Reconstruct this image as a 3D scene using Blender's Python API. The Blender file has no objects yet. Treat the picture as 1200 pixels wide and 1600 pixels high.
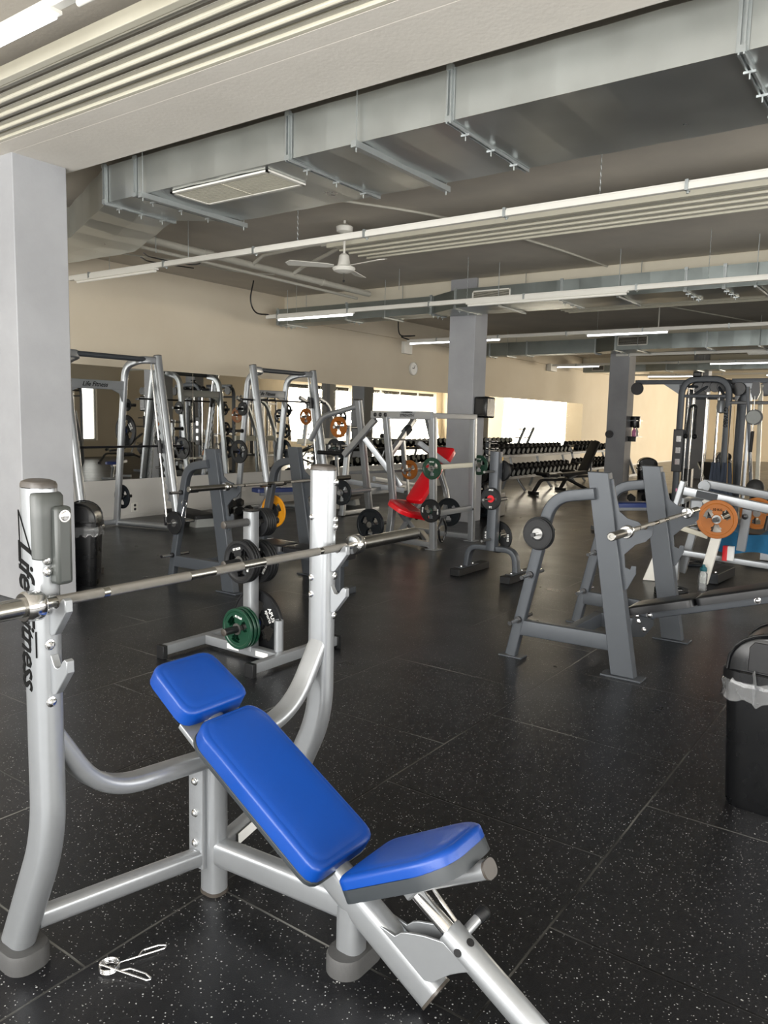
import bpy, bmesh, math, random
from mathutils import Vector, Matrix
random.seed(7)
PI = math.pi
scene = bpy.context.scene
C = scene.collection

# ------------------------------------------------------------------ camera
cam_d = bpy.data.cameras.new('camera')
cam = bpy.data.objects.new('camera', cam_d)
C.objects.link(cam)
scene.camera = cam
cam_d.sensor_fit = 'VERTICAL'
cam_d.sensor_height = 36.0
cam_d.lens = 36.0 * 1208.6 / 1600.0
cam_d.clip_start = 0.05
cam_d.clip_end = 300
YAW, PITCH, ROLL = 0.62179, 0.11897, -0.023148
_f = Vector((math.cos(YAW) * math.cos(PITCH), math.sin(YAW) * math.cos(PITCH), -math.sin(PITCH)))
_r = Vector((math.sin(YAW), -math.cos(YAW), 0))
_d = _f.cross(_r)
_r2 = math.cos(ROLL) * _r + math.sin(ROLL) * _d
_d2 = -math.sin(ROLL) * _r + math.cos(ROLL) * _d
_m = Matrix((_r2, -_d2, -_f)).transposed().to_4x4()
_m.translation = Vector((0, 0, 1.6))
cam.matrix_world = _m

# ------------------------------------------------------------------ colour management
scene.view_settings.view_transform = 'Standard'
scene.view_settings.look = 'None'
scene.view_settings.gamma = 1
scene.view_settings.use_curve_mapping = False
scene.view_settings.exposure = 0.35

# ------------------------------------------------------------------ sky outside the windows
world = bpy.data.worlds.new('world')
scene.world = world
world.use_nodes = True
wb = world.node_tree.nodes['Background']
wb.inputs[0].default_value = (1.0, 0.97, 0.92, 1)
wb.inputs[1].default_value = 2.6

# ------------------------------------------------------------------ daylight entering at the window openings
def area(name, loc, to, sx, sy, power, col):
    l = bpy.data.lights.new(name, 'AREA')
    l.shape = 'RECTANGLE'; l.size = sx; l.size_y = sy
    l.energy = power; l.color = col
    o = bpy.data.objects.new(name, l)
    C.objects.link(o)
    o.location = loc
    o.rotation_euler = (Vector(to) - Vector(loc)).to_track_quat('-Z', 'Y').to_euler()
    return o
area('daylight_back', (-3.0, 1.9, 1.9), (0, 1.9, 2.5), 11.0, 2.8, 760, (1.0, 0.99, 0.97))
area('daylight_side', (4.0, -4.95, 1.85), (4.0, 0, 2.6), 12.0, 2.7, 400, (1.0, 0.98, 0.95))
area('daylight_side_far', (29.6, -4.95, 1.85), (29.6, 0, 2.6), 4.8, 2.75, 700, (1.0, 0.88, 0.71))
area('daylight_side_end', (36.6, -4.95, 1.85), (36.6, 0, 2.6), 7.4, 2.75, 1000, (1.0, 0.88, 0.70))
area('daylight_end', (40.95, 1.15, 1.9), (30, 1.15, 3.0), 3.8, 3.0, 600, (1.0, 0.88, 0.70))

# ------------------------------------------------------------------ mesh helpers
class MB:
    """collects shapes; becomes ONE mesh object"""
    def __init__(s):
        s.v = []; s.f = []
    def add(s, vs, fs):
        n = len(s.v)
        s.v += [Vector(p) for p in vs]
        s.f += [tuple(i + n for i in f) for f in fs]
        return s
    def merge(s, o, M=None):
        return s.add([(M @ p if M else p) for p in o.v], o.f)
    def box(s, c, d, rot=None):
        c = Vector(c); hx, hy, hz = d[0] / 2, d[1] / 2, d[2] / 2
        vs = [Vector((x, y, z)) for x in (-hx, hx) for y in (-hy, hy) for z in (-hz, hz)]
        if rot: vs = [rot @ p for p in vs]
        return s.add([c + p for p in vs], [(0, 1, 3, 2), (4, 6, 7, 5), (0, 4, 5, 1), (2, 3, 7, 6), (0, 2, 6, 4), (1, 5, 7, 3)])
    def box2(s, a, b):
        return s.box([(a[i] + b[i]) / 2 for i in range(3)], [abs(b[i] - a[i]) for i in range(3)])
    def sweep(s, pts, sec, ref=(0, 0, 1), cap=True, scales=None):
        pts = [Vector(p) for p in pts]; ref = Vector(ref); n = len(sec); m = len(pts)
        vs = []
        for i, p in enumerate(pts):
            if i == 0: t = (pts[1] - p).normalized(); k = 1
            elif i == m - 1: t = (p - pts[-2]).normalized(); k = 1
            else:
                a = (p - pts[i - 1]).normalized(); b = (pts[i + 1] - p).normalized()
                t = (a + b).normalized(); k = 1
            sd = t.cross(ref)
            if sd.length < 1e-4: sd = t.cross(Vector((0, 1, 0)) if abs(ref.y) < .9 else Vector((1, 0, 0)))
            sd.normalize(); up = sd.cross(t).normalized()
            q = scales[i] if scales else 1
            vs += [p + sd * (x * q) + up * (y * q) for x, y in sec]
        fs = []
        for i in range(m - 1):
            for j in range(n):
                a = i * n + j; b = i * n + (j + 1) % n
                fs.append((a, b, b + n, a + n))
        if cap:
            fs.append(tuple(range(n - 1, -1, -1)))
            fs.append(tuple((m - 1) * n + j for j in range(n)))
        return s.add(vs, fs)
    def bar(s, a, b, w, h, ref=(0, 0, 1), r=0.006):
        return s.sweep([a, b], rrect(w, h, min(r, w * .45, h * .45)), ref)
    def tube(s, pts, r, n=14, ref=(0.013, 0.02, 1), cap=True):
        return s.sweep(pts, circ(r, n), ref, cap)
    def lathe(s, prof, o=(0, 0, 0), ax=(0, 0, 1), n=28):
        ax = Vector(ax).normalized(); o = Vector(o)
        u = ax.orthogonal().normalized(); w = ax.cross(u)
        vs = []
        for r, z in prof:
            for j in range(n):
                a = 2 * PI * j / n
                vs.append(o + ax * z + (u * math.cos(a) + w * math.sin(a)) * max(r, 1e-5))
        fs = []
        if len(prof) == 2 and prof[0][0] < 1e-4 and prof[0][1] == prof[1][1]: prof = [(0, prof[0][1] - .001), (prof[1][0], prof[0][1] - .001), (prof[1][0], prof[1][1]), (0, prof[1][1])]; return s.lathe(prof, o, ax, n)
        for i in range(len(prof) - 1):
            for j in range(n):
                a = i * n + j; b = i * n + (j + 1) % n
                fs.append((a, b, b + n, a + n))
        if prof[0][0] > 1e-4: fs.append(tuple(range(n - 1, -1, -1)))
        if prof[-1][0] > 1e-4: fs.append(tuple((len(prof) - 1) * n + j for j in range(n)))
        return s.add(vs, fs)
    def ball(s, c, r, n=20, m=12, sc=(1, 1, 1)):
        t = MB().lathe([(r * math.sin(PI * i / m), -r * math.cos(PI * i / m)) for i in range(m + 1)], n=n)
        return s.add([Vector(c) + Vector((p.x * sc[0], p.y * sc[1], p.z * sc[2])) for p in t.v], t.f)
    def prism(s, poly, o, u, w, th):
        """2D polygon in plane (u, w) through o, thickness th along u x w (centred)"""
        o, u, w = Vector(o), Vector(u).normalized(), Vector(w).normalized()
        k = u.cross(w).normalized(); n = len(poly)
        vs = [o + u * x + w * y - k * (th / 2) for x, y in poly] + [o + u * x + w * y + k * (th / 2) for x, y in poly]
        fs = [tuple(range(n - 1, -1, -1)), tuple(range(n, 2 * n))]
        fs += [(i, (i + 1) % n, (i + 1) % n + n, i + n) for i in range(n)]
        return s.add(vs, fs)
    def yz(s, poly, x, th):   # polygon of (y, z) at x
        return s.prism(poly, (x, 0, 0), (0, 1, 0), (0, 0, 1), th)
    def bolt(s, p, ax, r=0.011):
        return s.lathe([(r * 1.35, 0), (r * 1.35, .002), (r, .003), (r * .95, .007), (r * .6, .010), (0, .0105)], p, ax, 12)

def circ(r, n=14): return [(r * math.cos(2 * PI * i / n), r * math.sin(2 * PI * i / n)) for i in range(n)]
def rrect(w, h, r, n=4):
    out = []
    for cx, cy, a0 in ((w / 2 - r, h / 2 - r, 0), (-w / 2 + r, h / 2 - r, 90), (-w / 2 + r, -h / 2 + r, 180), (w / 2 - r, -h / 2 + r, 270)):
        for i in range(n + 1):
            a = math.radians(a0 + 90 * i / n)
            out.append((cx + r * math.cos(a), cy + r * math.sin(a)))
    return out
def fillet(pts, r, n=8):
    pts = [Vector(p) for p in pts]
    out = [pts[0]]
    for i in range(1, len(pts) - 1):
        a, p, b = pts[i - 1], pts[i], pts[i + 1]
        u = (a - p).normalized(); w = (b - p).normalized()
        ang = u.angle(w)
        rr = r[i - 1] if isinstance(r, (list, tuple)) else r
        d = min(rr / math.tan(ang / 2) if ang < PI - 1e-3 else 0, (a - p).length * .48, (b - p).length * .48)
        s, e = p + u * d, p + w * d
        for k in range(n + 1):
            t = k / n
            out.append(s * (1 - t) ** 2 + p * 2 * t * (1 - t) + e * t * t)
    out.append(pts[-1])
    return out
def spline(pts, n=8):
    pts = [Vector(p) for p in pts]; P = [pts[0] * 2 - pts[1]] + pts + [pts[-1] * 2 - pts[-2]]; out = []
    for i in range(1, len(P) - 2):
        for k in range(n):
            t = k / n
            out.append(.5 * ((2 * P[i]) + (P[i + 1] - P[i - 1]) * t + (2 * P[i - 1] - 5 * P[i] + 4 * P[i + 1] - P[i + 2]) * t * t + (3 * P[i] - 3 * P[i + 1] + P[i + 2] - P[i - 1]) * t ** 3))
    out.append(pts[-1]); return out

def mesh_obj(name, mb, mat, smooth=35, bevel=0):
    me = bpy.data.meshes.new(name)
    me.from_pydata([tuple(p) for p in mb.v], [], mb.f)
    me.materials.append(mat)
    bm = bmesh.new(); bm.from_mesh(me)
    bmesh.ops.recalc_face_normals(bm, faces=bm.faces)
    if smooth:
        lim = math.radians(smooth)
        for f in bm.faces: f.smooth = True
        for e in bm.edges:
            e.smooth = len(e.link_faces) == 2 and e.calc_face_angle(0) < lim
    bm.to_mesh(me); bm.free()
    o = bpy.data.objects.new(name, me)
    C.objects.link(o)
    if bevel:
        md = o.modifiers.new('bevel', 'BEVEL'); md.width = bevel; md.segments = 2
        md.limit_method = 'ANGLE'; md.angle_limit = math.radians(50); md.harden_normals = False
    return o
def thing(name, label, cat, loc=(0, 0, 0), rz=0, group=None):
    o = bpy.data.objects.new(name, None); o.empty_display_size = .1
    C.objects.link(o)
    o.location = loc; o.rotation_euler = (0, 0, rz)
    o['label'] = label; o['category'] = cat
    if group: o['group'] = group
    return o
def gpos(o):
    p = Vector(o.location)
    while o.parent: o = o.parent; p = p + Vector(o.location)
    return p
def part(par, name, mb, mat, label=None, world=True, smooth=35, bevel=0):
    """a child mesh; vertices given in world coordinates when world (parent must be unrotated)"""
    o = mesh_obj(name, mb, mat, smooth, bevel)
    if world:
        o.data.transform(Matrix.Translation(-gpos(par)))
    o.parent = par
    if label: o['label'] = label
    return o
def solo(name, mb, mat, label, cat, group=None, smooth=35, bevel=0, origin=None):
    o = mesh_obj(name, mb, mat, smooth, bevel)
    if origin is None:
        c = [sum(p[i] for p in mb.v) / len(mb.v) for i in range(2)]
        origin = (c[0], c[1], min(p[2] for p in mb.v))
    o.data.transform(Matrix.Translation(-Vector(origin))); o.location = origin
    o['label'] = label; o['category'] = cat
    if group: o['group'] = group
    return o
def struct(name, mb, mat, par=None, smooth=35, bevel=0):
    o = mesh_obj(name, mb, mat, smooth, bevel)
    if par: o.parent = par
    else: o['kind'] = 'structure'
    return o
def dup(src, loc, rz=None, label=None, group=None, scale=None, rot=None):
    r = src.copy(); C.objects.link(r); r.location = loc
    if rz is not None: r.rotation_euler = (0, 0, rz)
    if rot is not None: r.rotation_euler = rot
    if scale: r.scale = scale
    if label: r['label'] = label
    if group: r['group'] = group
    def rec(a, b):
        for ch in list(a.children):
            c = ch.copy(); C.objects.link(c); c.parent = b
            rec(ch, c)
    rec(src, r)
    return r
def text_mb(txt, size, o, u, w, ext=0.001, shear=0, bold=0, align='CENTER', spacing=1.0):
    cu = bpy.data.curves.new('lettering', 'FONT')
    cu.body = txt; cu.size = size; cu.extrude = ext; cu.shear = shear; cu.offset = bold
    cu.align_x = align; cu.align_y = 'CENTER'; cu.resolution_u = 2; cu.space_character = spacing
    ob = bpy.data.objects.new('lettering', cu)
    me = bpy.data.meshes.new_from_object(ob)
    u = Vector(u).normalized(); w = Vector(w).normalized(); k = u.cross(w); o = Vector(o)
    mb = MB().add([o + u * p.co.x + w * p.co.y + k * p.co.z for p in me.vertices], [tuple(f.vertices) for f in me.polygons])
    bpy.data.objects.remove(ob); bpy.data.meshes.remove(me); bpy.data.curves.remove(cu)
    return mb

def parts(par, name, mbs, mat, **kw):
    return [part(par, name, m, mat, **kw) for m in mbs]

# ------------------------------------------------------------------ materials
def srgb(h):
    c = [int(h[i:i + 2], 16) / 255 for i in (0, 2, 4)]
    return tuple(((x / 12.92) if x <= .04045 else ((x + .055) / 1.055) ** 2.4) for x in c) + (1,)
def mat(name, col, rough=.5, metal=0, noise=0, nscale=8, bump=0, bscale=60, spec=.5, coat=0, emit=0, alpha=1, trans=0):
    m = bpy.data.materials.new(name); m.use_nodes = True
    nt = m.node_tree; b = nt.nodes['Principled BSDF']
    c = srgb(col) if isinstance(col, str) else tuple(col) + (1,)
    b.inputs['Base Color'].default_value = c
    b.inputs['Roughness'].default_value = rough
    b.inputs['Metallic'].default_value = metal
    b.inputs['Specular IOR Level'].default_value = spec
    b.inputs['Coat Weight'].default_value = coat
    b.inputs['Transmission Weight'].default_value = trans
    b.inputs['Alpha'].default_value = alpha
    if emit:
        b.inputs['Emission Color'].default_value = c; b.inputs['Emission Strength'].default_value = emit
    tc = nt.nodes.new('ShaderNodeTexCoord')
    if noise:
        n = nt.nodes.new('ShaderNodeTexNoise'); n.inputs['Scale'].default_value = nscale; n.inputs['Detail'].default_value = 5
        nt.links.new(tc.outputs['Object'], n.inputs['Vector'])
        mx = nt.nodes.new('ShaderNodeMix'); mx.data_type = 'RGBA'
        mx.inputs[6].default_value = tuple(x * (1 - noise) for x in c[:3]) + (1,)
        mx.inputs[7].default_value = tuple(min(1, x * (1 + noise)) for x in c[:3]) + (1,)
        nt.links.new(n.outputs['Fac'], mx.inputs[0]); nt.links.new(mx.outputs[2], b.inputs['Base Color'])
        mr = nt.nodes.new('ShaderNodeMapRange')
        mr.inputs[3].default_value = max(.02, rough - .12 * min(1, noise * 4)); mr.inputs[4].default_value = min(1, rough + .12 * min(1, noise * 4))
        nt.links.new(n.outputs['Fac'], mr.inputs[0]); nt.links.new(mr.outputs[0], b.inputs['Roughness'])
    if bump:
        n2 = nt.nodes.new('ShaderNodeTexNoise'); n2.inputs['Scale'].default_value = bscale; n2.inputs['Detail'].default_value = 4 if bscale > 10 else 1.0
        nt.links.new(tc.outputs['Object'], n2.inputs['Vector'])
        bp = nt.nodes.new('ShaderNodeBump'); bp.inputs['Strength'].default_value = bump; bp.inputs['Distance'].default_value = .01 if bscale > 10 else .05
        nt.links.new(n2.outputs['Fac'], bp.inputs['Height']); nt.links.new(bp.outputs[0], b.inputs['Normal'])
    return m
M = {}
M['silver'] = mat('silver_powder_coat', '96999c', .30, .6, .03, 30, .03, 700)
M['silver_dark'] = mat('silver_grey_steel', '85888b', .38, .4, .04, 20)
M['chrome'] = mat('chrome', 'd8d8d8', .14, 1.0)
M['sleeve'] = mat('worn_steel', '97958f', .24, 1.0, .12, 14)
M['knurl'] = mat('knurled_steel', '8f8c86', .42, 1.0, .1, 40, .5, 900)
M['blackbar'] = mat('black_oxide_bar', '26262a', .35, .6)
M['charcoal'] = mat('charcoal_powder_coat', '42464b', .42, .25, .04, 25, .04, 600)
M['charcoal_dark'] = mat('dark_grey_plate_steel', '26292d', .45, .3)
M['rubber'] = mat('black_rubber', '0d0e10', .52, 0, .1, 20, .06, 200, spec=.35)
M['rubber_grey'] = mat('grey_rubber_foot', '3e3e3e', .65, 0, .08, 40, .1, 300)
M['cap'] = mat('grey_brown_end_cap', '3d3833', .42, 0, .1, 60)
M['guard'] = mat('grey_plastic_guard', '393c3a', .4, 0, .05, 20)
M['blue'] = mat('royal_blue_vinyl', (.0012, .043, .25), .36, 0, .06, 6, .05, 260, coat=.04, spec=.4)
M['blue_side'] = mat('dark_vinyl_side', '272c30', .5, 0, .05, 30)
M['navy'] = mat('navy_vinyl', '16306f', .35, 0, .05, 10)
M['red'] = mat('red_vinyl', 'd4121f', .35, 0, .05, 10, coat=.2)
M['darkred'] = mat('dark_red_vinyl', '8c2a2a', .45, 0, .05, 10)
M['blackpad'] = mat('black_vinyl', '121316', .4, 0, .1, 10, .03, 200)
M['plate_black'] = mat('black_plate_rubber', '111214', .5, 0, .08, 30, spec=.35)
M['plate_grey'] = mat('grey_plate_face', '4a4d4e', .35, .2, .1, 30)
M['plate_blue'] = mat('dark_blue_plate', '0c141b', .42, 0, .08, 30, spec=.4)
M['plate_green'] = mat('dark_green_plate', '0e3626', .34, 0, .1, 30)
M['plate_orange'] = mat('amber_orange_plate', '9f5a0d', .5, 0, .14, 25)
M['plate_yellow'] = mat('yellow_plate', 'cf8a0e', .42, 0, .08, 25)
M['hub'] = mat('steel_hub', '8c8c8a', .3, .9)
M['white_print'] = mat('white_print', 'e8e8e6', .5)
M['black_print'] = mat('black_print', '030303', .8, spec=.15)
M['galv'] = mat('galvanised_steel', 'c4c8c6', .30, .9, .14, 3.0, .10, 1.5)
M['galv_dark'] = mat('galvanised_steel_dull', '8d9492', .34, .88, .18, 4.0, .10, 1.8)
M['strap'] = mat('zinc_strap', 'a9aeae', .35, .7, .1, 30)
M['white_metal'] = mat('white_painted_metal', 'd6d4cc', .4, 0, .03, 20)
M['cream_metal'] = mat('cream_radiant_panel', 'c9c5b4', .4, 0, .05, 9)
M['panel_grey'] = mat('grey_radiant_panel', 'b2afa5', .45, .1, .08, 9)
M['pipe'] = mat('painted_pipe', 'b4b1a6', .45, 0, .08, 12)
M['dark_gap'] = mat('gap_shade', '1b1a1a', .9)  # near-black colour standing in for shade between grille and vent slats
M['bin'] = mat('black_plastic_bin', '0c0d0f', .28, 0, .1, 8, spec=.5)
M['plastic_black'] = mat('black_plastic', '141416', .35)
M['step_grey'] = mat('grey_step_plastic', '8c8f8c', .5, 0, .06, 20)
M['wood_white'] = mat('white_plastic', 'dcdad2', .4)
M['pink'] = mat('pink_liquid', 'd77fb0', .25)
M['teal'] = mat('teal_towel', '1f5f86', .95, 0, .12, 30, .5, 500)
M['towel_edge'] = mat('pink_towel_edge', 'c07a93', .9)
M['tube_on'] = mat('lit_tube', (0.93, 0.95, 1.0), .4, emit=5.0)
M['tube_off'] = mat('unlit_tube', 'dedcd4', .35)
M['gold'] = mat('gold_print', 'b08a3c', .4)
def glassy(name, col, a, rough):
    m = bpy.data.materials.new(name); m.use_nodes = True
    nt = m.node_tree; out = nt.nodes['Material Output']; nt.nodes.remove(nt.nodes['Principled BSDF'])
    t = nt.nodes.new('ShaderNodeBsdfTransparent'); g = nt.nodes.new('ShaderNodeBsdfGlossy'); d = nt.nodes.new('ShaderNodeBsdfDiffuse')
    t.inputs[0].default_value = col; g.inputs['Roughness'].default_value = rough; d.inputs[0].default_value = srgb('e6e8ea')
    fr = nt.nodes.new('ShaderNodeFresnel'); fr.inputs[0].default_value = 1.45
    m1 = nt.nodes.new('ShaderNodeMixShader'); m1.inputs[0].default_value = a
    nt.links.new(t.outputs[0], m1.inputs[1]); nt.links.new(d.outputs[0], m1.inputs[2])
    m2 = nt.nodes.new('ShaderNodeMixShader'); nt.links.new(fr.outputs[0], m2.inputs[0])
    nt.links.new(m1.outputs[0], m2.inputs[1]); nt.links.new(g.outputs[0], m2.inputs[2])
    nt.links.new(m2.outputs[0], out.inputs[0]); return m
M['film'] = glassy('clear_plastic_film', (.95, .96, .97, 1), .13, .12)
M['pane'] = glassy('window_glass', (.97, .98, .98, 1), .0, .02)
M['bottle'] = glassy('clear_bottle', (.85, .87, .87, 1), .18, .06)
M['mirror'] = mat('mirror_glass', (.86, .87, .85), .015, 1.0)

def plaster(name, col, col2, sc, rough=.85, bump=.15):
    m = mat(name, col, rough, 0, 0, bump=bump, bscale=35)
    nt = m.node_tree; b = nt.nodes['Principled BSDF']
    tc = nt.nodes.new('ShaderNodeTexCoord')
    n = nt.nodes.new('ShaderNodeTexNoise'); n.inputs['Scale'].default_value = sc; n.inputs['Detail'].default_value = 6; n.inputs['Roughness'].default_value = .6
    r = nt.nodes.new('ShaderNodeValToRGB'); r.color_ramp.elements[0].color = srgb(col); r.color_ramp.elements[1].color = srgb(col2)
    r.color_ramp.elements[0].position = .35; r.color_ramp.elements[1].position = .65
    nt.links.new(tc.outputs['Object'], n.inputs['Vector']); nt.links.new(n.outputs['Fac'], r.inputs[0]); nt.links.new(r.outputs[0], b.inputs['Base Color'])
    return m
M['wall'] = plaster('cream_wall_paint', 'cdc2ae', 'd2c8b5', .8, bump=.04)
M['wall_dado'] = plaster('pale_grey_wall_paint', 'c9c7c2', 'cfcdc8', .8, bump=.04)
M['ceiling'] = plaster('grey_ceiling_paint', 'b5afa5', 'c1baae', 1.3)
M['beam'] = plaster('beam_paint', 'd0cbc2', 'd6d1c8', 1.6)
M['beam_cream'] = plaster('cream_beam_paint', 'cfc8b6', 'd3ccba', 1.6)
M['pillar'] = plaster('grey_pillar_paint', '96979a', 'a0a1a4', 1.5, bump=.08)

# rubber tile floor: bricks 1 m x 1 m with half offset, pale EPDM flecks
def floor_mat():
    m = bpy.data.materials.new('rubber_tiles'); m.use_nodes = True
    nt = m.node_tree; b = nt.nodes['Principled BSDF']; N = nt.nodes.new; L = nt.links.new
    tc = N('ShaderNodeTexCoord')
    mp = N('ShaderNodeMapping'); mp.inputs['Location'].default_value = (-.20, -.89, 0); L(tc.outputs['Object'], mp.inputs[0])
    # slightly wobbly joints
    nz = N('ShaderNodeTexNoise'); nz.inputs['Scale'].default_value = 6; nz.inputs['Detail'].default_value = 3; L(tc.outputs['Object'], nz.inputs[0])
    vm = N('ShaderNodeVectorMath'); vm.operation = 'MULTIPLY_ADD'; vm.inputs[1].default_value = (.006, .006, 0); L(nz.outputs['Color'], vm.inputs[0]); L(mp.outputs[0], vm.inputs[2])
    br = N('ShaderNodeTexBrick'); br.offset = .5; br.inputs['Scale'].default_value = 1; br.inputs['Brick Width'].default_value = 1; br.inputs['Row Height'].default_value = 1
    br.inputs['Mortar Size'].default_value = .0050; br.inputs['Mortar Smooth'].default_value = .6; br.inputs['Bias'].default_value = 0
    br.inputs['Color1'].default_value = (.9, .9, .9, 1); br.inputs['Color2'].default_value = (1.15, 1.15, 1.15, 1); br.inputs['Mortar'].default_value = (1, 1, 1, 1)
    L(vm.outputs[0], br.inputs['Vector'])
    # large worn patches
    n1 = N('ShaderNodeTexNoise'); n1.inputs['Scale'].default_value = 1.6; n1.inputs['Detail'].default_value = 6; L(tc.outputs['Object'], n1.inputs[0])
    r1 = N('ShaderNodeValToRGB'); r1.color_ramp.elements[0].color = srgb('0d0f12'); r1.color_ramp.elements[1].color = srgb('161619')
    r1.color_ramp.elements[0].position = .3; r1.color_ramp.elements[1].position = .75; L(n1.outputs['Fac'], r1.inputs[0])
    mul = N('ShaderNodeMix'); mul.data_type = 'RGBA'; mul.blend_type = 'MULTIPLY'; mul.inputs[0].default_value = 1; L(r1.outputs[0], mul.inputs[6]); L(br.outputs['Color'], mul.inputs[7])
    # flecks
    def fleck(scale, th, keep):
        v = N('ShaderNodeTexVoronoi'); v.inputs['Scale'].default_value = scale; L(tc.outputs['Object'], v.inputs['Vector'])
        lt = N('ShaderNodeMath'); lt.operation = 'LESS_THAN'; lt.inputs[1].default_value = th; L(v.outputs['Distance'], lt.inputs[0])
        sp = N('ShaderNodeSeparateColor'); L(v.outputs['Color'], sp.inputs[0])
        k = N('ShaderNodeMath'); k.operation = 'GREATER_THAN'; k.inputs[1].default_value = keep; L(sp.outputs[0], k.inputs[0])
        a = N('ShaderNodeMath'); a.operation = 'MULTIPLY'; L(lt.outputs[0], a.inputs[0]); L(k.outputs[0], a.inputs[1])
        a2 = N('ShaderNodeMath'); a2.operation = 'MULTIPLY'; L(a.outputs[0], a2.inputs[0]); L(sp.outputs[1], a2.inputs[1])
        return a2
    f1 = fleck(110, .20, .55); f2 = fleck(55, .16, .72)
    mxf = N('ShaderNodeMath'); mxf.operation = 'MAXIMUM'; L(f1.outputs[0], mxf.inputs[0]); L(f2.outputs[0], mxf.inputs[1])
    cf = N('ShaderNodeMix'); cf.data_type = 'RGBA'; L(mxf.outputs[0], cf.inputs[0]); L(mul.outputs[2], cf.inputs[6]); cf.inputs[7].default_value = srgb('b9bab8')
    # joints: dark, with dusty pale stretches
    n3 = N('ShaderNodeTexNoise'); n3.inputs['Scale'].default_value = 1.1; n3.inputs['Detail'].default_value = 2; L(tc.outputs['Object'], n3.inputs[0])
    r3 = N('ShaderNodeValToRGB'); r3.color_ramp.elements[0].color = srgb('060606'); r3.color_ramp.elements[1].color = srgb('7c7c78')
    r3.color_ramp.elements[0].position = .47; r3.color_ramp.elements[1].position = .68; L(n3.outputs['Fac'], r3.inputs[0])
    cj = N('ShaderNodeMix'); cj.data_type = 'RGBA'; L(br.outputs['Fac'], cj.inputs[0]); L(cf.outputs[2], cj.inputs[6]); L(r3.outputs[0], cj.inputs[7])
    L(cj.outputs[2], b.inputs['Base Color'])
    n4 = N('ShaderNodeTexNoise'); n4.inputs['Scale'].default_value = 2.2; n4.inputs['Detail'].default_value = 5; L(tc.outputs['Object'], n4.inputs[0])
    mr = N('ShaderNodeMapRange'); mr.inputs[3].default_value = .22; mr.inputs[4].default_value = .40; L(n4.outputs['Fac'], mr.inputs[0]); L(mr.outputs[0], b.inputs['Roughness'])
    n5 = N('ShaderNodeTexNoise'); n5.inputs['Scale'].default_value = 260; n5.inputs['Detail'].default_value = 3; L(tc.outputs['Object'], n5.inputs[0])
    sb = N('ShaderNodeMath'); sb.operation = 'MULTIPLY_ADD'; sb.inputs[1].default_value = -2.5; L(br.outputs['Fac'], sb.inputs[0]); L(n5.outputs['Fac'], sb.inputs[2])
    bp = N('ShaderNodeBump'); bp.inputs['Strength'].default_value = .2; bp.inputs['Distance'].default_value = .002; L(sb.outputs[0], bp.inputs['Height']); L(bp.outputs[0], b.inputs['Normal'])
    b.inputs['Specular IOR Level'].default_value = .5
    return m
M['floor'] = floor_mat()
# ================================================================== THE ROOM
XB, XE, YW, YS = -3.1, 41.0, 10.1, -5.0      # back, end, mirror wall, side wall
HC, HB = 3.80, 3.60
fl = MB().box2((XB - .3, YS - .3, -.1), (XE + .3, YW + .3, 0)); struct('floor', fl, M['floor'])
ce = MB().box2((XB - .3, YS - .3, HC), (XE + .3, YW + .3, HC + .15)); struct('ceiling', ce, M['ceiling'])
# mirror wall with the paler dado band under the mirrors
struct('wall_left', MB().box2((XB, YW, .62), (XE, YW + .2, HC)), M['wall'])
struct('wall_left_dado', MB().box2((XB, YW, 0), (25.6, YW + .2, .62)), M['wall_dado'])
struct('wall_left_low', MB().box2((25.6, YW, 0), (XE, YW + .2, .62)), M['wall'])
# end wall with a window at its right part
def wall_x(name, x0, x1, y0, y1, holes, m):
    """wall in the plane x, holes = (ya, yb, za, zb)"""
    mb = MB(); ys = y0
    for a, b, za, zb in sorted(holes):
        mb.box2((x0, ys, 0), (x1, a, HC)); mb.box2((x0, a, 0), (x1, b, za)); mb.box2((x0, a, zb), (x1, b, HC)); ys = b
    mb.box2((x0, ys, 0), (x1, y1, HC)); struct(name, mb, m)
def wall_y(name, y0, y1, x0, x1, holes, m):
    mb = MB(); xs = x0
    for a, b, za, zb in sorted(holes):
        mb.box2((xs, y0, 0), (a, y1, HC)); mb.box2((a, y0, 0), (b, y1, za)); mb.box2((a, y0, zb), (b, y1, HC)); xs = b
    mb.box2((xs, y0, 0), (x1, y1, HC)); struct(name, mb, m)
end_w = [(-.8, 3.1, .35, 3.45)]
back_w = [(-3.6, 1.4, .45, 3.2), (2.0, 7.4, .45, 3.2)]
side_w = [(-2.6, 3.6, .5, 3.25), (4.3, 10.0, .5, 3.25), (16.4, 17.0, .6, 2.7), (27.2, 32.0, .45, 3.25), (32.9, 40.3, .45, 3.25)]
wall_x('wall_end', XE, XE + .25, YS, YW, end_w, M['wall'])
wall_x('wall_back', XB - .25, XB, YS, YW, back_w, M['wall'])
wall_y('wall_right', YS - .25, YS, XB, XE, side_w, M['wall'])
nw = 0
def window(axis, p, a, b, za, zb):
    global nw
    nw += 1
    fr = MB(); gl = MB(); w = .06
    def bx(a0, a1, z0, z1, mb, d=.05):
        if axis == 'x': mb.box2((p - d / 2, a0, z0), (p + d / 2, a1, z1))
        else: mb.box2((a0, p - d / 2, z0), (a1, p + d / 2, z1))
    bx(a, b, za, za + w, fr); bx(a, b, zb - w, zb, fr)
    n = max(1, round((b - a) / 1.9))
    for i in range(n + 1):
        c = a + (b - a) * i / n
        c = min(max(c, a + w / 2), b - w / 2)
        bx(c - w / 2, c + w / 2, za + w, zb - w, fr)
    bx(a + w, b - w, za + w, zb - w, gl, .008)
    o = struct('window_%d' % nw, fr, M['white_metal'])
    g = struct('pane', gl, M['pane'], o)
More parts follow.
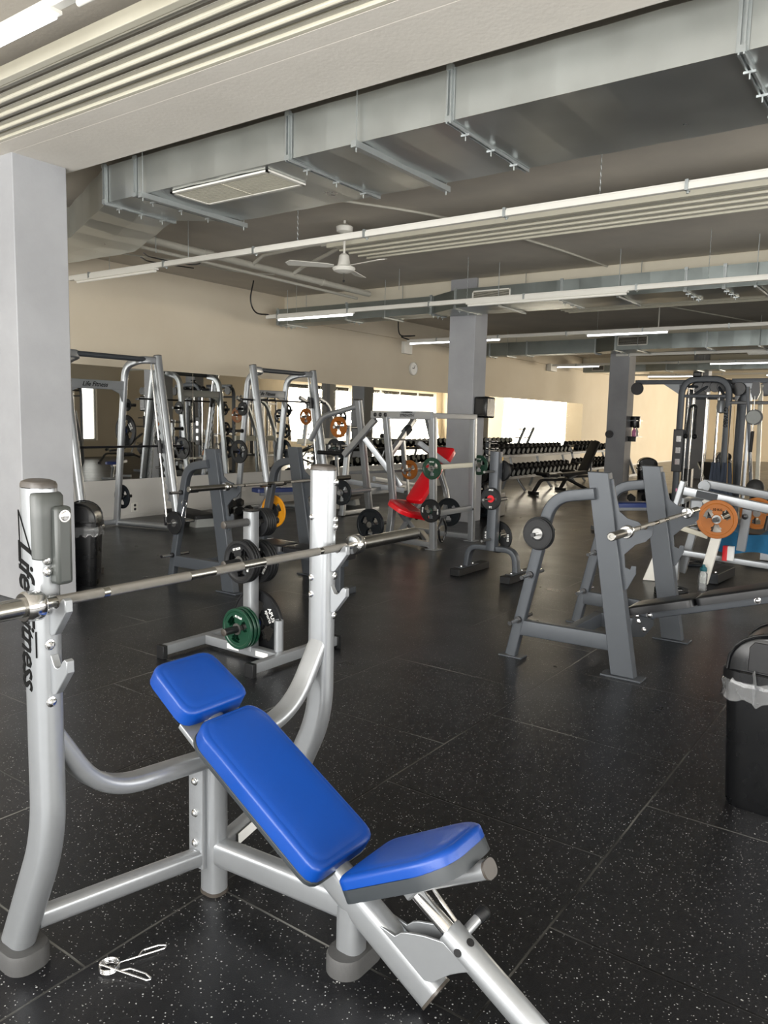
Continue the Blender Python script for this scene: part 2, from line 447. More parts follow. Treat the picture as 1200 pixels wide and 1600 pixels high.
for a, b, za, zb in end_w: window('x', XE + .12, a, b, za, zb)
for a, b, za, zb in back_w: window('x', XB - .12, a, b, za, zb)
for a, b, za, zb in side_w: window('y', YS - .12, a, b, za, zb)
struct('baseboard_left', MB().box2((XB, YW - .012, 0), (XE, YW, .05)), M['wall_dado'])
# mirrors: one strip of sheets along the wall
mg = 'wall mirrors in a long strip over the pale dado'
k = 0
for a, b in ((5.2, 8.6), (8.605, 12.0), (12.005, 15.4), (15.405, 18.8), (18.805, 22.2), (22.205, 25.6)):
    lab = ['mirror sheet on the wall behind the smith machine nearest the pillar', 'mirror sheet on the wall behind the second smith machine',
           'mirror sheet on the wall left of the red-seated press machine', 'mirror sheet on the wall behind the pillar with the dispenser',
           'mirror sheet on the wall above the near part of the dumbbell rack', 'farthest mirror sheet on the wall, above the far part of the dumbbell rack'][k]
    t = thing('wall_mirror', lab, 'mirror', (a, YW - .008, .60), 0, mg)
    part(t, 'glass', MB().box2((a + .002, YW - .008, .60), (b - .002, YW - .001, 2.285)), M['mirror'], smooth=0)
    k += 1
# pillars
for i, (x, y, wx, wy) in enumerate(((3.43, 6.14, .47, .5), (10.72, 6.03, .4, .46), (18.0, 6.03, .45, .46), (25.25, 6.0, .4, .46))):
    struct('wall_pillar' if i == 0 else 'wall_pillar_%d' % i, MB().box2((x, y, 0), (x + wx, y + wy, HC)), M['pillar'], bevel=.008)
for i, (x, y) in enumerate(((10.72, -1.3), (18.0, -1.3), (25.25, -1.3))):
    struct('wall_pillar_side_%d' % i, MB().box2((x, y, 0), (x + .4, y + .46, HC)), M['pillar'], bevel=.008)
# beams across the hall (deep ones beyond the first)
struct('trim_1', MB().box2((3.43, YS, HB + .02), (3.99, YW, HC)), M['beam'], bevel=.01)
for i, (x, z) in enumerate(((10.78, 3.44), (18.05, 3.5), (25.3, 3.5), (32.5, 3.5))):
    struct('trim_%d' % (i + 2), MB().box2((x, YS, z), (x + .34, YW, HC)), M['beam_cream'], bevel=.01)
struct('trim_6', MB().box2((3.275, YS, HB + .02), (3.43, YW, 3.70)), M['beam'])
struct('trim_7', MB().box2((11.1, YW - .06, 3.40), (XE, YW, HC)), M['wall'])

# ================================================================== CEILING SERVICES
def duct_body(path, z0, z1, step=.27, dz=.006):
    """path: list of (y, x_near, x_far); folded sheet: cross-broken panels"""
    mb = MB(); rows = []
    for i in range(len(path) - 1):
        (y0, n0, f0), (y1, n1, f1) = path[i], path[i + 1]
        L = math.hypot(y1 - y0, n1 - n0); k = max(1, int(L / step))
        for j in range(k):
            t = j / k; rows.append((y0 + (y1 - y0) * t, n0 + (n1 - n0) * t, f0 + (f1 - f0) * t))
    rows.append(path[-1])
    vs = []
    for i, (y, a, b) in enumerate(rows):
        e = dz if i % 2 else 0
        vs += [(a + e * .5, y, z0 + e * .2), (b - e * .5, y, z0 + e * .2), (b - e * .5, y, z1), (a + e * .5, y, z1), ((a + b) / 2, y, z0 - e)]
    fs = []
    for i in range(len(rows) - 1):
        o = i * 5; p = o + 5
        fs += [(o, o + 4, p + 4, p), (o + 4, o + 1, p + 1, p + 4), (o + 1, o + 2, p + 2, p + 1), (o + 2, o + 3, p + 3, p + 2), (o + 3, o, p, p + 3)]
    fs += [(0, 3, 2, 1, 4)]; o = (len(rows) - 1) * 5; fs += [(o, o + 4, o + 1, o + 2, o + 3)]
    mb.add(vs, fs); return mb
def flange(y, xa, xb, z0, z1, w=.03, t=.022):
    mb = MB()
    for s in (-1, 1):
        c = y + s * .012
        mb.box2((xa - t, c - .004, z0 - t), (xb + t, c + .004, z0)); mb.box2((xa - t, c - .004, z0), (xa, c + .004, z1)); mb.box2((xb, c - .004, z0), (xb + t, c + .004, z1))
    mb.box2((xa - .004, y - w, z0 - .004), (xb + .004, y + w, z0 - .0005)); mb.box2((xa - .004, y - w, z0), (xa - .0005, y + w, z1))
    for q in (.18, .5, .82):
        x = xa + (xb - xa) * q
        mb.box2((x - .008, y - .03, z0 - t - .012), (x + .008, y + .03, z0 - t)); mb.tube([(x, y, z0 - t - .012), (x, y, z0 - t - .04)], .004, 6)
    for q in (0.02, 1):
        mb.box2((xa - t - .006, y - .02, z0 + (z1 - z0) * q - .02), (xa, y + .02, z0 + (z1 - z0) * q + .015))
    return mb
def channel(y, xa, xb, z0, z1, zt):
    mb = MB().box2((xa - .06, y - .022, z0 - .045), (xb + .08, y + .022, z0 - .003))
    for x in (xa - .03, xb + .05): mb.tube([(x, y, z0 - .07), (x, y, zt)], .005, 6)
    return mb
def grille(t, xa, xb, ya, yb, z, n=14):
    f = MB(); w = .03
    f.box2((xa, ya, z - .014), (xb, ya + w, z)); f.box2((xa, yb - w, z - .014), (xb, yb, z)); f.box2((xa, ya, z - .014), (xa + w, yb, z)); f.box2((xb - w, ya, z - .014), (xb, yb, z))
    g = part(t, 'grille_frame', f, M['white_metal'])
    part(t, 'grille_gap_shade', MB().box2((xa + .01, ya + .01, z - .002), (xb - .01, yb - .01, z + .002)), M['dark_gap'])  # dark sheet paints the shade inside the opening behind the slats
    s = MB()
    for i in range(n):
        x = xa + w + (xb - xa - 2 * w) * (i + .5) / n
        s.box((x, (ya + yb) / 2, z - .008), (.017, yb - ya - 2 * w, .002), Matrix.Rotation(.12, 3, 'Y'))
    s.box2(((xa + xb) / 2 - .0, (ya + yb) / 2 - .006, z - .013), (xb - w, (ya + yb) / 2 + .006, z - .004)); s.box2((xa + w, (ya + yb) / 2 - .006, z - .013), ((xa + xb) / 2, (ya + yb) / 2 + .006, z - .004))
    part(t, 'grille_slats', s, M['cream_metal'])
d1 = thing('air_duct', 'large galvanised air duct just behind the near beam, bent at its left end', 'air duct', (4.2, 3, 3.4))
part(d1, 'duct_casing', duct_body([(-3.05, 4.2, 5.25), (5.49, 4.2, 5.25), (6.03, 4.2, 4.92)], 3.40, 3.70, .27, .013), M['galv'], smooth=2)
part(d1, 'duct_bend', duct_body([(6.03, 4.2, 4.92), (7.53, 4.8, 5.6), (9.9, 4.8, 5.6)], 3.395, 3.705, .3, .02), M['galv'], smooth=2)
for y in (6.03, 3.9, 2.586, .95): part(d1, 'duct_flange', flange(y, 4.2, 5.25 if y < 6 else 4.92, 3.40, 3.70), M['strap'])
for y in (5.49, 3.28): part(d1, 'support_channel', channel(y, 4.2, 5.25, 3.40, 3.70, 3.79), M['strap'])
grille(d1, 4.27, 4.68, 4.17, 5.27, 3.395, 13)
part(d1, 'seam_strip', flange(5.62, 4.2, 5.15, 3.40, 3.70, .018, .012), M['strap'])

def far_duct(label, pts, z0, z1, ztop, flanges, rods, vent):
    t = thing('air_duct', label, 'air duct', (pts[0][1], 3, z0))
    part(t, 'duct_casing', duct_body(pts, z0, z1, .3, .012), M['galv_dark'], smooth=2)
    def xs(y):
        for (y0, a0, b0), (y1, a1, b1) in zip(pts, pts[1:]):
            if y0 <= y <= y1: q = (y - y0) / (y1 - y0); return a0 + (a1 - a0) * q, b0 + (b1 - b0) * q
    for y in flanges: a, b = xs(y); part(t, 'duct_flange', flange(y, a, b, z0, z1, .02, .016), M['strap'])
    for y in rods:
        a, b = xs(y); r = MB(); r.tube([(a - .03, y, z0 - .03), (a - .03, y, HC)], .005, 6); r.tube([(b + .03, y, z0 - .03), (b + .03, y, HC)], .005, 6); r.box2((a - .06, y - .015, z0 - .03), (b + .06, y + .015, z0 - .008))
        part(t, 'hanger', r, M['strap'])
    ya, yb, za, zb = vent; a, b = xs((ya + yb) / 2); x = a - .012
    f = MB(); w = .018
    f.box2((x, ya, za), (a + .004, yb, za + w)); f.box2((x, ya, zb - w), (a + .004, yb, zb)); f.box2((x, ya, za), (a + .004, ya + w, zb)); f.box2((x, yb - w, za), (a + .004, yb, zb))
    part(t, 'vent_frame', f, M['white_metal'])
    part(t, 'vent_gap_shade', MB().box2((a - .003, ya + .01, za + .01), (a + .002, yb - .01, zb - .01)), M['dark_gap'])  # dark sheet in place of the shaded vent opening
    s = MB()
    for i in range(7): s.box(((x + a) / 2, (ya + yb) / 2, za + w + (zb - za - 2 * w) * (i + .5) / 7), (.006, yb - ya - 2 * w, .004))
    part(t, 'vent_slats', s, M['cream_metal'])
far_duct('galvanised air duct passing in front of the pillar with the black dispenser', [(-3.05, 9.9, 10.68), (5.9, 9.9, 10.68), (6.5, 10.25, 10.68), (9.8, 10.25, 10.68)], 3.23, 3.49, HC, (9.75, 8.2, 6.55, 5.92, 4.28, 2.69, 2.25), (9.5, 7.4, 5.2, 3.5, 1.9), (5.03, 5.63, 3.31, 3.445))
far_duct('galvanised air duct passing in front of the slim dark pillar left of the cable station', [(-3.05, 16.9, 17.7), (6.0, 16.9, 17.7), (6.6, 17.3, 17.7), (9.7, 17.3, 17.7)], 3.22, 3.53, HC, (9.3, 8.3, 6.6, 6.0, 4.1), (8.8, 5.5, 3.1), (5.3, 5.95, 3.31, 3.51))
far_duct('farthest galvanised air duct, high over the cable station', [(-3.05, 23.9, 24.6), (6.9, 23.9, 24.6), (7.6, 24.2, 24.6), (9.6, 24.2, 24.6)], 3.25, 3.52, HC, (8.2, 6.9, 5.4), (8.6, 6.0), (8.9, 9.3, 3.3, 3.46))

# radiant ceiling strips
def radiant(label, xa, xb, ya, yb, z):
    t = thing('radiant_panel', label, 'ceiling heater', ((xa + xb) / 2, (ya + yb) / 2, z))
    part(t, 'frame_edge', MB().box2((xa, ya, z - .01), (xa + .05, yb, z + .07)).box2((xb - .03, ya, z - .0), (xb, yb, z + .06)), M['cream_metal'], bevel=.004)
    sh = MB(); tb = MB(); n = 4; W = (xb - .03 - xa - .05) / n
    for i in range(n):
        x = xa + .05 + W * i
        for j, (dx, h) in enumerate(((0, .02), (.2, .035), (.4, .02), (.6, .035), (.8, .02))):
            sh.box2((x + W * dx, ya, z + h), (x + W * (dx + .2), yb, z + h + .004))
        tb.tube([(x + W * .12, ya, z + .008), (x + W * .12, yb, z + .008)], .014, 10)
    part(t, 'panel_sheet', sh, M['panel_grey']); 
    part(t, 'heating_pipes', tb, M['cream_metal'])
radiant('ribbed grey ceiling heater strip overhead in the near bay, left of the concrete beam', 2.67, 3.27, -4.5, 9.8, 3.62)
radiant('ribbed ceiling heater strip beyond the big air duct, behind the white light rail', 7.1, 7.9, -4.5, 6.0, 3.57)
radiant('ribbed ceiling heater strip under the ceiling beyond the second air duct', 13.0, 13.8, -4.5, 5.8, 3.62)

# suspended light rails
def rail(label, x, z, ya, yb, segs, on, grp='suspended light rails'):
    t = thing('light_rail', label, 'ceiling light', (x, (ya + yb) / 2, z), 0, grp)
    part(t, 'rail', MB().box2((x - .025, ya, z - .012), (x + .025, yb, z + .035)).box2((x - .012, ya, z + .035), (x + .012, yb, z + .05)), M['white_metal'], bevel=.003)
    y = ya + .35
    while y < yb:
        part(t, 'clip', MB().box2((x - .034, y - .012, z - .02), (x + .034, y + .012, z + .055)).tube([(x + .03, y + .005, z - .03), (x + .03, y + .005, z - .005)], .01, 8), M['strap']); y += 1.45
    for a, b in segs:
        f = part(t, 'light_fitting', MB().box2((x - .032, a, z - .03), (x + .032, b, z - .012)), M['white_metal'])
        part(f, 'tube', MB().tube([(x, a + .02, z - .042), (x, b - .02, z - .042)], .017, 12), M['tube_on'] if (a, b) in on else M['tube_off'], world=True)
    y = ya + .6; k = 0
    while y < yb:
        zz = z + .05; ch = MB()
        while zz < HC - .02:
            ch.tube([(x + .006 * (k % 2 * 2 - 1), y, zz), (x - .006 * (k % 2 * 2 - 1), y, zz + .03)], .003, 5); zz += .026; k += 1
        y += 3.1
        part(t, 'hanging_chain', ch, M['strap'])
rail('white lit light rail at the top left corner, hung on a chain', 2.33, 3.58, .0, 5.75, [(1.8, 3.55), (3.72, 5.5)], [(3.72, 5.5)])
rail('long unlit white light rail running below the big air duct, nearest of the long rails', 5.95, 3.30, -4.5, 9.35, [(7.6, 9.2)], [])
rail('pale light rail lit at its left end, in front of the second air duct', 9.35, 3.20, -4.5, 9.15, [(7.35, 8.9), (3.2, 5.4)], [(7.35, 8.9)])
rail('light rail with two lit lengths, one left of the pillar with the dispenser', 14.2, 3.29, -4.5, 9.65, [(7.4, 9.6), (4.1, 5.6)], [(7.4, 9.6), (4.1, 5.6)])
rail('light rail with lit lengths left of the slim dark pillar', 21.9, 3.30, -4.5, 9.65, [(8.2, 9.5), (3.6, 5.2)], [(8.2, 9.5), (3.6, 5.2)])
rail('unlit light rail crossing just behind the third air duct', 17.85, 3.18, -4.5, 6.3, [(2.0, 3.5)], [])
rail('farthest light rail with lit lengths over the cable station', 27.0, 3.30, -4.5, 9.5, [(6.9, 8.4), (3.2, 4.7)], [(6.9, 8.4), (3.2, 4.7)])

# pipes
p1 = thing('heating_pipe', 'thick grey heating pipe running from the duct bend to the second air duct', 'pipe', (8, 7.6, 3.6))
part(p1, 'pipe', MB().tube([(5.72, 7.64, 3.6), (10.2, 7.71, 3.6)], .045, 14), M['pipe'])
part(p1, 'pipe_collars', MB().tube([(6.7, 7.655, 3.6), (6.85, 7.657, 3.6)], .055, 14).tube([(9.0, 7.69, 3.6), (9.06, 7.69, 3.6)], .052, 14), M['pipe'])
part(p1, 'branch_pipe', MB().tube(fillet([(8.35, 7.69, 3.6), (8.35, 7.5, 3.68), (7.55, 6.1, 3.68), (7.5, 5.9, 3.66)], .12), .026, 10), M['pipe'])
part(p1, 'return_pipe', MB().tube(fillet([(7.55, 7.67, 3.6), (7.5, 7.4, 3.69), (7.25, 6.35, 3.66), (7.2, 6.0, 3.63)], .12), .024, 10).box((7.22, 6.1, 3.64), (.07, .1, .07)), M['pipe'])
solo('heating_pipe', MB().tube([(5.7, 7.85, 3.55), (10.2, 7.95, 3.55)], .022, 10), M['pipe'], 'thinner pipe running alongside the thick grey heating pipe', 'pipe')
for x in (8.35, 8.55): pass
solo('conduit', MB().tube(spline([(6.6, 9.4, 3.77), (7.6, 9.0, 3.77), (8.4, 8.9, 3.77), (8.9, 8.55, 3.77)]), .012, 8), M['pipe'], 'thin white conduit on the ceiling by the wall, above the left machines', 'conduit')
solo('conduit', MB().tube(spline([(6.2, 5.2, 3.785), (7.4, 4.6, 3.785), (9.2, 4.2, 3.785), (10.8, 4.0, 3.785)]), .014, 8), M['pipe'], 'thin white conduit crossing the ceiling behind the ribbed heater', 'conduit')
solo('conduit', MB().tube([(13.4, 4.7, 3.785), (14.6, 4.4, 3.785)], .014, 8).tube([(14.6, 4.4, 3.785), (18.0, 3.3, 3.785)], .014, 8).tube([(14.6, 4.4, 3.785), (14.6, 4.4, 3.3)], .012, 8), M['pipe'], 'white conduit with a drop leg on the ceiling above the far lit rail', 'conduit')
solo('cable', MB().tube(spline([(9.35, 9.1, 3.25), (9.3, 9.35, 3.3), (9.25, 9.42, 3.5), (9.2, 9.3, 3.79)]), .012, 8), M['plastic_black'], 'black cable looping from the ceiling to the left end of the second light rail', 'cable')
solo('cable', MB().tube(spline([(14.2, 9.6, 3.33), (14.1, 9.75, 3.4), (14.25, 9.5, 3.42), (14.2, 9.85, 3.45), (14.1, 9.85, 3.79)]), .014, 8), M['plastic_black'], 'black cable curled above the lit rail left of the pillar', 'cable')
solo('cable', MB().tube(spline([(5.7, 7.5, 3.40), (6.0, 7.7, 3.42), (6.8, 7.9, 3.5), (7.2, 8.2, 3.75)]), .008, 6).tube(spline([(5.7, 7.55, 3.36), (6.0, 7.75, 3.38), (6.8, 7.95, 3.46)]), .008, 6), M['plastic_black'], 'pair of thin black cables drooping beside the duct bend', 'cable')
# rods hanging from the ceiling, one per place
k = 0
for x, y, zb in ((5.75, 7.35, 3.4), (6.0, 7.1, 3.35), (9.6, 6.7, 3.5)):
    solo('hanger_rod', MB().tube([(x, y, zb), (x, y, HC)], .004, 6), M['strap'], ['thin hanger rod right of the duct bend', 'thin hanger rod beside the thick pipe', 'thin hanger rod above the second air duct'][k], 'rod'); k += 1
# ceiling fan
fx, fy = 7.0, 5.65
f = thing('ceiling_fan', 'white ceiling fan hanging between the light rail and the ribbed heater', 'fan', (fx, fy, 3.25))
part(f, 'canopy', MB().lathe([(.05, 0), (.09, .02), (.095, .07), (.05, .1)], (fx, fy, 3.66)), M['white_metal'])
part(f, 'downrod', MB().tube([(fx, fy, 3.4), (fx, fy, 3.8)], .014, 10), M['white_metal'])
part(f, 'motor', MB().lathe([(0, 0), (.06, .0), (.115, .02), (.13, .045), (.125, .06), (.08, .075), (.07, .1), (.055, .19), (.03, .21)], (fx, fy, 3.23)), M['white_metal'])
for a in (20, 140, 260):
    r = math.radians(a); dx, dy = math.cos(r), math.sin(r)
    part(f, 'blade', MB().prism([(.12, -.03), (.2, -.055), (.62, -.07), (.66, 0), (.62, .07), (.2, .055), (.12, .03)], (fx, fy, 3.30), (dx, dy, 0), (-dy * .98, dx * .98, .2), .006), M['white_metal'])
part(f, 'pull_switch', MB().tube([(fx, fy, 3.15), (fx, fy, 3.23)], .003, 6).ball((fx, fy, 3.14), .014, 10, 6), M['plastic_black'])
# wall fittings
t = thing('wall_clock', 'round white wall clock above the mirrors, left of the pillar with the dispenser', 'clock', (15.1, 10.08, 2.78))
part(t, 'clock_case', MB().lathe([(.0, 0), (.15, 0), (.155, .03), (.14, .045), (.135, .03)], (15.1, 10.1, 2.78), (0, -1, 0), 36), M['wood_white'])
part(t, 'clock_face', MB().lathe([(.0, 0), (.135, 0)], (15.1, 10.066, 2.78), (0, -1, 0), 36), M['white_print'])
part(t, 'clock_hands', MB().box((15.12, 10.06, 2.82), (.01, .003, .1), Matrix.Rotation(.5, 3, 'Y')).box((15.07, 10.06, 2.79), (.08, .003, .012)), M['black_print'])
for (x, y0, z0, x1, z1, lab) in ((14.62, 10.02, 3.09, 14.95, 3.36, 'small cream box on the wall left of the pillar, behind the lit rail'), (22.5, 9.95, 3.2, 22.95, 3.42, 'small cream box on the wall behind the lit rail, right of the pillar')):
    solo('junction_box', MB().box2((x, y0, z0), (x1, 10.1, z1)), M['wood_white'], lab, 'box', bevel=.006)
t = thing('wall_outlet', 'white double wall outlet low on the wall behind the left smith machine', 'outlet', (7.44, 10.09, .1))
part(t, 'cover_plate', MB().box2((7.38, 10.088, .09), (7.50, 10.1, .23)), M['wood_white'], bevel=.003)
part(t, 'sockets', MB().lathe([(0, 0), (.022, 0)], (7.44, 10.087, .13), (0, -1, 0)).lathe([(0, 0), (.022, 0)], (7.44, 10.087, .19), (0, -1, 0)), M['plastic_black'])
# paper towel dispenser on the second pillar
t = thing('towel_dispenser', 'glossy black towel dispenser on the right side of the middle pillar', 'dispenser', (10.95, 6.0, 1.66))
part(t, 'dispenser_body', MB().box2((10.76, 5.80, 1.66), (11.06, 6.03, 1.99)), M['bin'], bevel=.03)
part(t, 'front_window', MB().box2((10.752, 5.84, 1.72), (10.762, 5.98, 1.95)), M['plastic_black'], bevel=.004)
# ================================================================== GENERIC GYM PARTS
def pad_mb(L, W, T, o, u, w, out=None, edge=.018, seam=True, taper=0, corner=.045, z0=0.0):
    """cushion: length L along u, width W along w, thickness T along n; o = centre of its underside"""
    o, u, w = Vector(o), Vector(u).normalized(), Vector(w).normalized(); n = u.cross(w).normalized()
    if n.z < 0: n = -n
    poly = [(-L / 2, -W / 2), (L / 2 - taper, -W / 2), (L / 2, -W / 2 + taper * .6), (L / 2, W / 2 - taper * .6), (L / 2 - taper, W / 2), (-L / 2, W / 2)] if taper else [(-L / 2, -W / 2), (L / 2, -W / 2), (L / 2, W / 2), (-L / 2, W / 2)]
    poly = out or poly
    m = len(poly); ring = []
    for i in range(m):
        a, p, b = Vector(poly[i - 1]), Vector(poly[i]), Vector(poly[(i + 1) % m])
        uu = (a - p).normalized(); ww = (b - p).normalized(); d = min(corner, (a - p).length * .45, (b - p).length * .45)
        s, e = p + uu * d, p + ww * d
        for k in range(5):
            t = k / 4; ring.append(s * (1 - t) ** 2 + p * 2 * t * (1 - t) + e * t * t)
    cx = sum(p[0] for p in ring) / len(ring); cy = sum(p[1] for p in ring) / len(ring)
    lay = [(0, z0)]
    for k in range(0, 7):
        a = PI / 2 * k / 6
        lay.append((edge * (1 - math.cos(a)), T - edge * .9 + edge * .9 * math.sin(a) * .85))
    lay += [(edge * 1.12, T - .0022), (edge * 1.3, T - .0005), (edge * 2.2, T + .002), (edge * 4, T + .0045)]
    mb = MB(); vs = []; q = len(ring)
    for ins, z in lay:
        for p in ring:
            dx, dy = p[0] - cx, p[1] - cy
            sx = 1 - ins / (L / 2); sy = 1 - ins / (W / 2)
            vs.append(o + u * (cx + dx * sx) + w * (cy + dy * sy) + n * z)
    fs = [tuple(range(q))]
    for i in range(len(lay) - 1):
        for j in range(q): fs.append((i * q + j, i * q + (j + 1) % q, (i + 1) * q + (j + 1) % q, (i + 1) * q + j))
    fs.append(tuple((len(lay) - 1) * q + j for j in range(q)))
    return mb.add(vs, fs)
def plate_mb(R, T, rings, holes=(), N=60, r0=.027):
    """disc on the X axis; rings = [(radius, half thickness)], holes = (ring_i0, ring_i1, centre angle deg, half width deg)"""
    rr = [(r0, rings[0][1])] + list(rings); mb = MB(); nr = len(rr) - 1
    def hole(i, j):
        a = 360 * (j + .5) / N
        for i0, i1, c, h in holes:
            d = abs((a - c + 180) % 360 - 180)
            if i0 <= i < i1 and d < h: return True
        return False
    vs = []
    for sgn in (1, -1):
        for r, t in rr:
            for j in range(N):
                a = 2 * PI * j / N
                vs.append((sgn * t, r * math.cos(a), r * math.sin(a)))
    off = (nr + 1) * N; fs = []
    id_ = lambda s, i, j: s * off + i * N + j % N
    for i in range(nr):
        for j in range(N):
            if hole(i, j): continue
            for s in (0, 1): fs.append((id_(s, i, j), id_(s, i, j + 1), id_(s, i + 1, j + 1), id_(s, i + 1, j)))
            if i == 0 or hole(i - 1, j): fs.append((id_(0, i, j), id_(0, i, j + 1), id_(1, i, j + 1), id_(1, i, j)))
            if i == nr - 1 or hole(i + 1, j): fs.append((id_(0, i + 1, j), id_(0, i + 1, j + 1), id_(1, i + 1, j + 1), id_(1, i + 1, j)))
            if hole(i, j - 1): fs.append((id_(0, i, j), id_(0, i + 1, j), id_(1, i + 1, j), id_(1, i, j)))
            if hole(i, j + 1): fs.append((id_(0, i, j + 1), id_(0, i + 1, j + 1), id_(1, i + 1, j + 1), id_(1, i, j + 1)))
    return mb.add(vs, fs)
def ringtext(txt, R, size, x, ang, rot=0):
    """lettering standing at angle ang (deg, from +Z towards -Y) of the plate face at x (facing -X)"""
    a = math.radians(ang)
    up = Vector((0, -math.sin(a), math.cos(a))); rt = Vector((0, -math.cos(a), -math.sin(a)))
    q = math.radians(rot); u = rt * math.cos(q) + up * math.sin(q); w = -rt * math.sin(q) + up * math.cos(q)
    return text_mb(txt, size, Vector((x, 0, 0)) + up * R, u, w, .0006, bold=.0008)
PROTO = {}
def make_plate(kind):
    """first call builds the parts at the origin, axis X; returns a factory of placed things"""
    spec = {
        'tri_black': dict(R=.142, T=.019, c='plate_black', g=3, rim=.02, txt=[('ST PLUS', .085, .02, 0), ('ST PLUS', .085, .02, 120)]),
        'tri_small': dict(R=.115, T=.016, c='plate_black', g=3, rim=.016, txt=[]),
        'tri_green': dict(R=.135, T=.02, c='plate_green', g=3, rim=.018, txt=[('ST PLUS', .08, .018, 0)]),
        'tri_blue': dict(R=.155, T=.022, c='plate_blue', g=3, rim=.02, txt=[]),
        'tri_big': dict(R=.2, T=.024, c='plate_blue', g=3, rim=.024, txt=[]),
        'tri_orange': dict(R=.17, T=.02, c='plate_orange', g=3, rim=.028, txt=[]),
        'tri_yellow': dict(R=.175, T=.02, c='plate_yellow', g=3, rim=.02, txt=[]),
        'apus_big': dict(R=.225, T=.028, c='plate_black', g=3, rim=.01, txt=[('APUS', .15, .042, 62), ('sports', .118, .036, 62)]),
        'apus_small': dict(R=.115, T=.02, c='plate_black', g=2, rim=.01, txt=[('APUS', .09, .022, 0), ('2.5', .085, .026, 180)]),
        'apus_ten': dict(R=.17, T=.024, c='plate_black', g=3, rim=.012, txt=[('APUS', .13, .034, -88), ('10 KG', .125, .03, 90)]),
        'plain_small': dict(R=.085, T=.013, c='plate_black', g=0, rim=.008, txt=[]),
        'plain_grey': dict(R=.112, T=.014, c='plate_black', g=0, rim=.012, txt=[]),
    }[kind]
    R, T, rim = spec['R'], spec['T'], spec['rim']; h = T / 2
    t = thing('weight_plate', 'x', 'weight plate')
    if spec['g']:
        rg = [(R * .24, h * 1.0), (R * .27, h * .62), (R * .44, h * .62), (R * .55, h * .62), (R * .68, h * .62), (R - rim - .006, h * .66), (R - rim, h), (R - .004, h), (R, h * .6)]
        g = spec['g']
        hol = [(2, 5, 90 + (0 if g == 2 else 60) + 360 / g * k, 24) for k in range(g)] + [(3, 4, 90 + (0 if g == 2 else 60) + 360 / g * k, 32) for k in range(g)]
        if kind == 'apus_big': hol = [(a_, b_, c_ - 60, d_) for a_, b_, c_, d_ in hol]
        if kind == 'apus_small': hol = [(2, 4, 0, 20), (2, 4, 180, 20)]
        mb = plate_mb(R, T, rg, hol)
    else:
        mb = plate_mb(R, T, [(R * .42, h), (R * .45, h * .72), (R - rim, h * .72), (R - rim + .003, h), (R - .003, h), (R, h * .6)])
    d = part(t, 'plate_disc', mb, M[spec['c']], world=False, smooth=28)
    part(t, 'hub_ring', MB().lathe([(.0262, -h - .001), (.038 if R > .1 else .033, -h - .001), (.038 if R > .1 else .033, h + .001), (.0262, h + .001)], (0, 0, 0), (1, 0, 0), 24), {'apus_big': M['navy'], 'apus_small': M['red'], 'apus_ten': M['plate_green']}.get(kind, M['hub'] if kind not in ('plain_small',) else M['plate_black']), world=False)
    for k, (s, rr, sz, a) in enumerate(spec['txt']):
        rot = 0
        part(t, 'plate_lettering', ringtext(s, rr, sz, -h * .64 - .0012, a, rot), M['white_print'], world=False, smooth=0)
    if kind == 'tri_orange':
        for a in (0,):
            part(t, 'weight_marking', ringtext('10 KG', R * .50, .030, -h * .64 - .0012, a, 0), M['black_print'], world=False, smooth=0)
    t['half'] = h
    return t
def plate(kind, loc, label, group=None, rz=0, tilt=0, rot=None, spin=0):
    """loc: centre; disc axis along local X"""
    if kind not in PROTO:
        p = make_plate(kind); PROTO[kind] = p; r = p
        del p['half']
        r['label'] = label
        if group: r['group'] = group
    else: r = dup(PROTO[kind], loc, label=label)
    if 'group' in r.keys() and not group: del r['group']
    if group: r['group'] = group
    r.location = loc; r.rotation_mode = 'XYZ'; r.scale = (1, 1, 1)
    r.rotation_euler = rot if rot else (math.radians(spin), 0, rz)
    return r
def barbell(cx, y, z, label, L=2.2, shaft=1.31, black=False, rz=0, sl=.43, group=None):
    t = thing('barbell', label, 'barbell', (cx, y, z), rz, group)
    a = shaft / 2; s = M['blackbar'] if black else M['sleeve']; kn = M['blackbar'] if black else M['knurl']
    part(t, 'shaft', MB().tube([(-a, 0, 0), (a, 0, 0)], .0138, 20), s, world=False)
    for x0, x1 in ((-a + .06, -.46), (-.44, -.16), (-.06, .06), (.16, .44), (.46, a - .06)):
        part(t, 'knurling', MB().tube([(x0, 0, 0), (x1, 0, 0)], .0146, 20), kn, world=False)
    for q in (-1, 1):
        part(t, 'sleeve', MB().lathe([(.012, a), (.025, a + .001), (.025, a + sl - .004), (.021, a + sl), (.010, a + sl), (.009, a + sl - .004), (0, a + sl - .004)], (0, 0, 0), (q, 0, 0), 28), M['sleeve'] if not black else M['chrome'], world=False)
        part(t, 'collar', MB().lathe([(.018, a - .022), (.034, a - .02), (.039, a - .012), (.039, a + .022), (.035, a + .03), (.026, a + .03)], (0, 0, 0), (q, 0, 0), 28), M['chrome'], world=False)
    return t

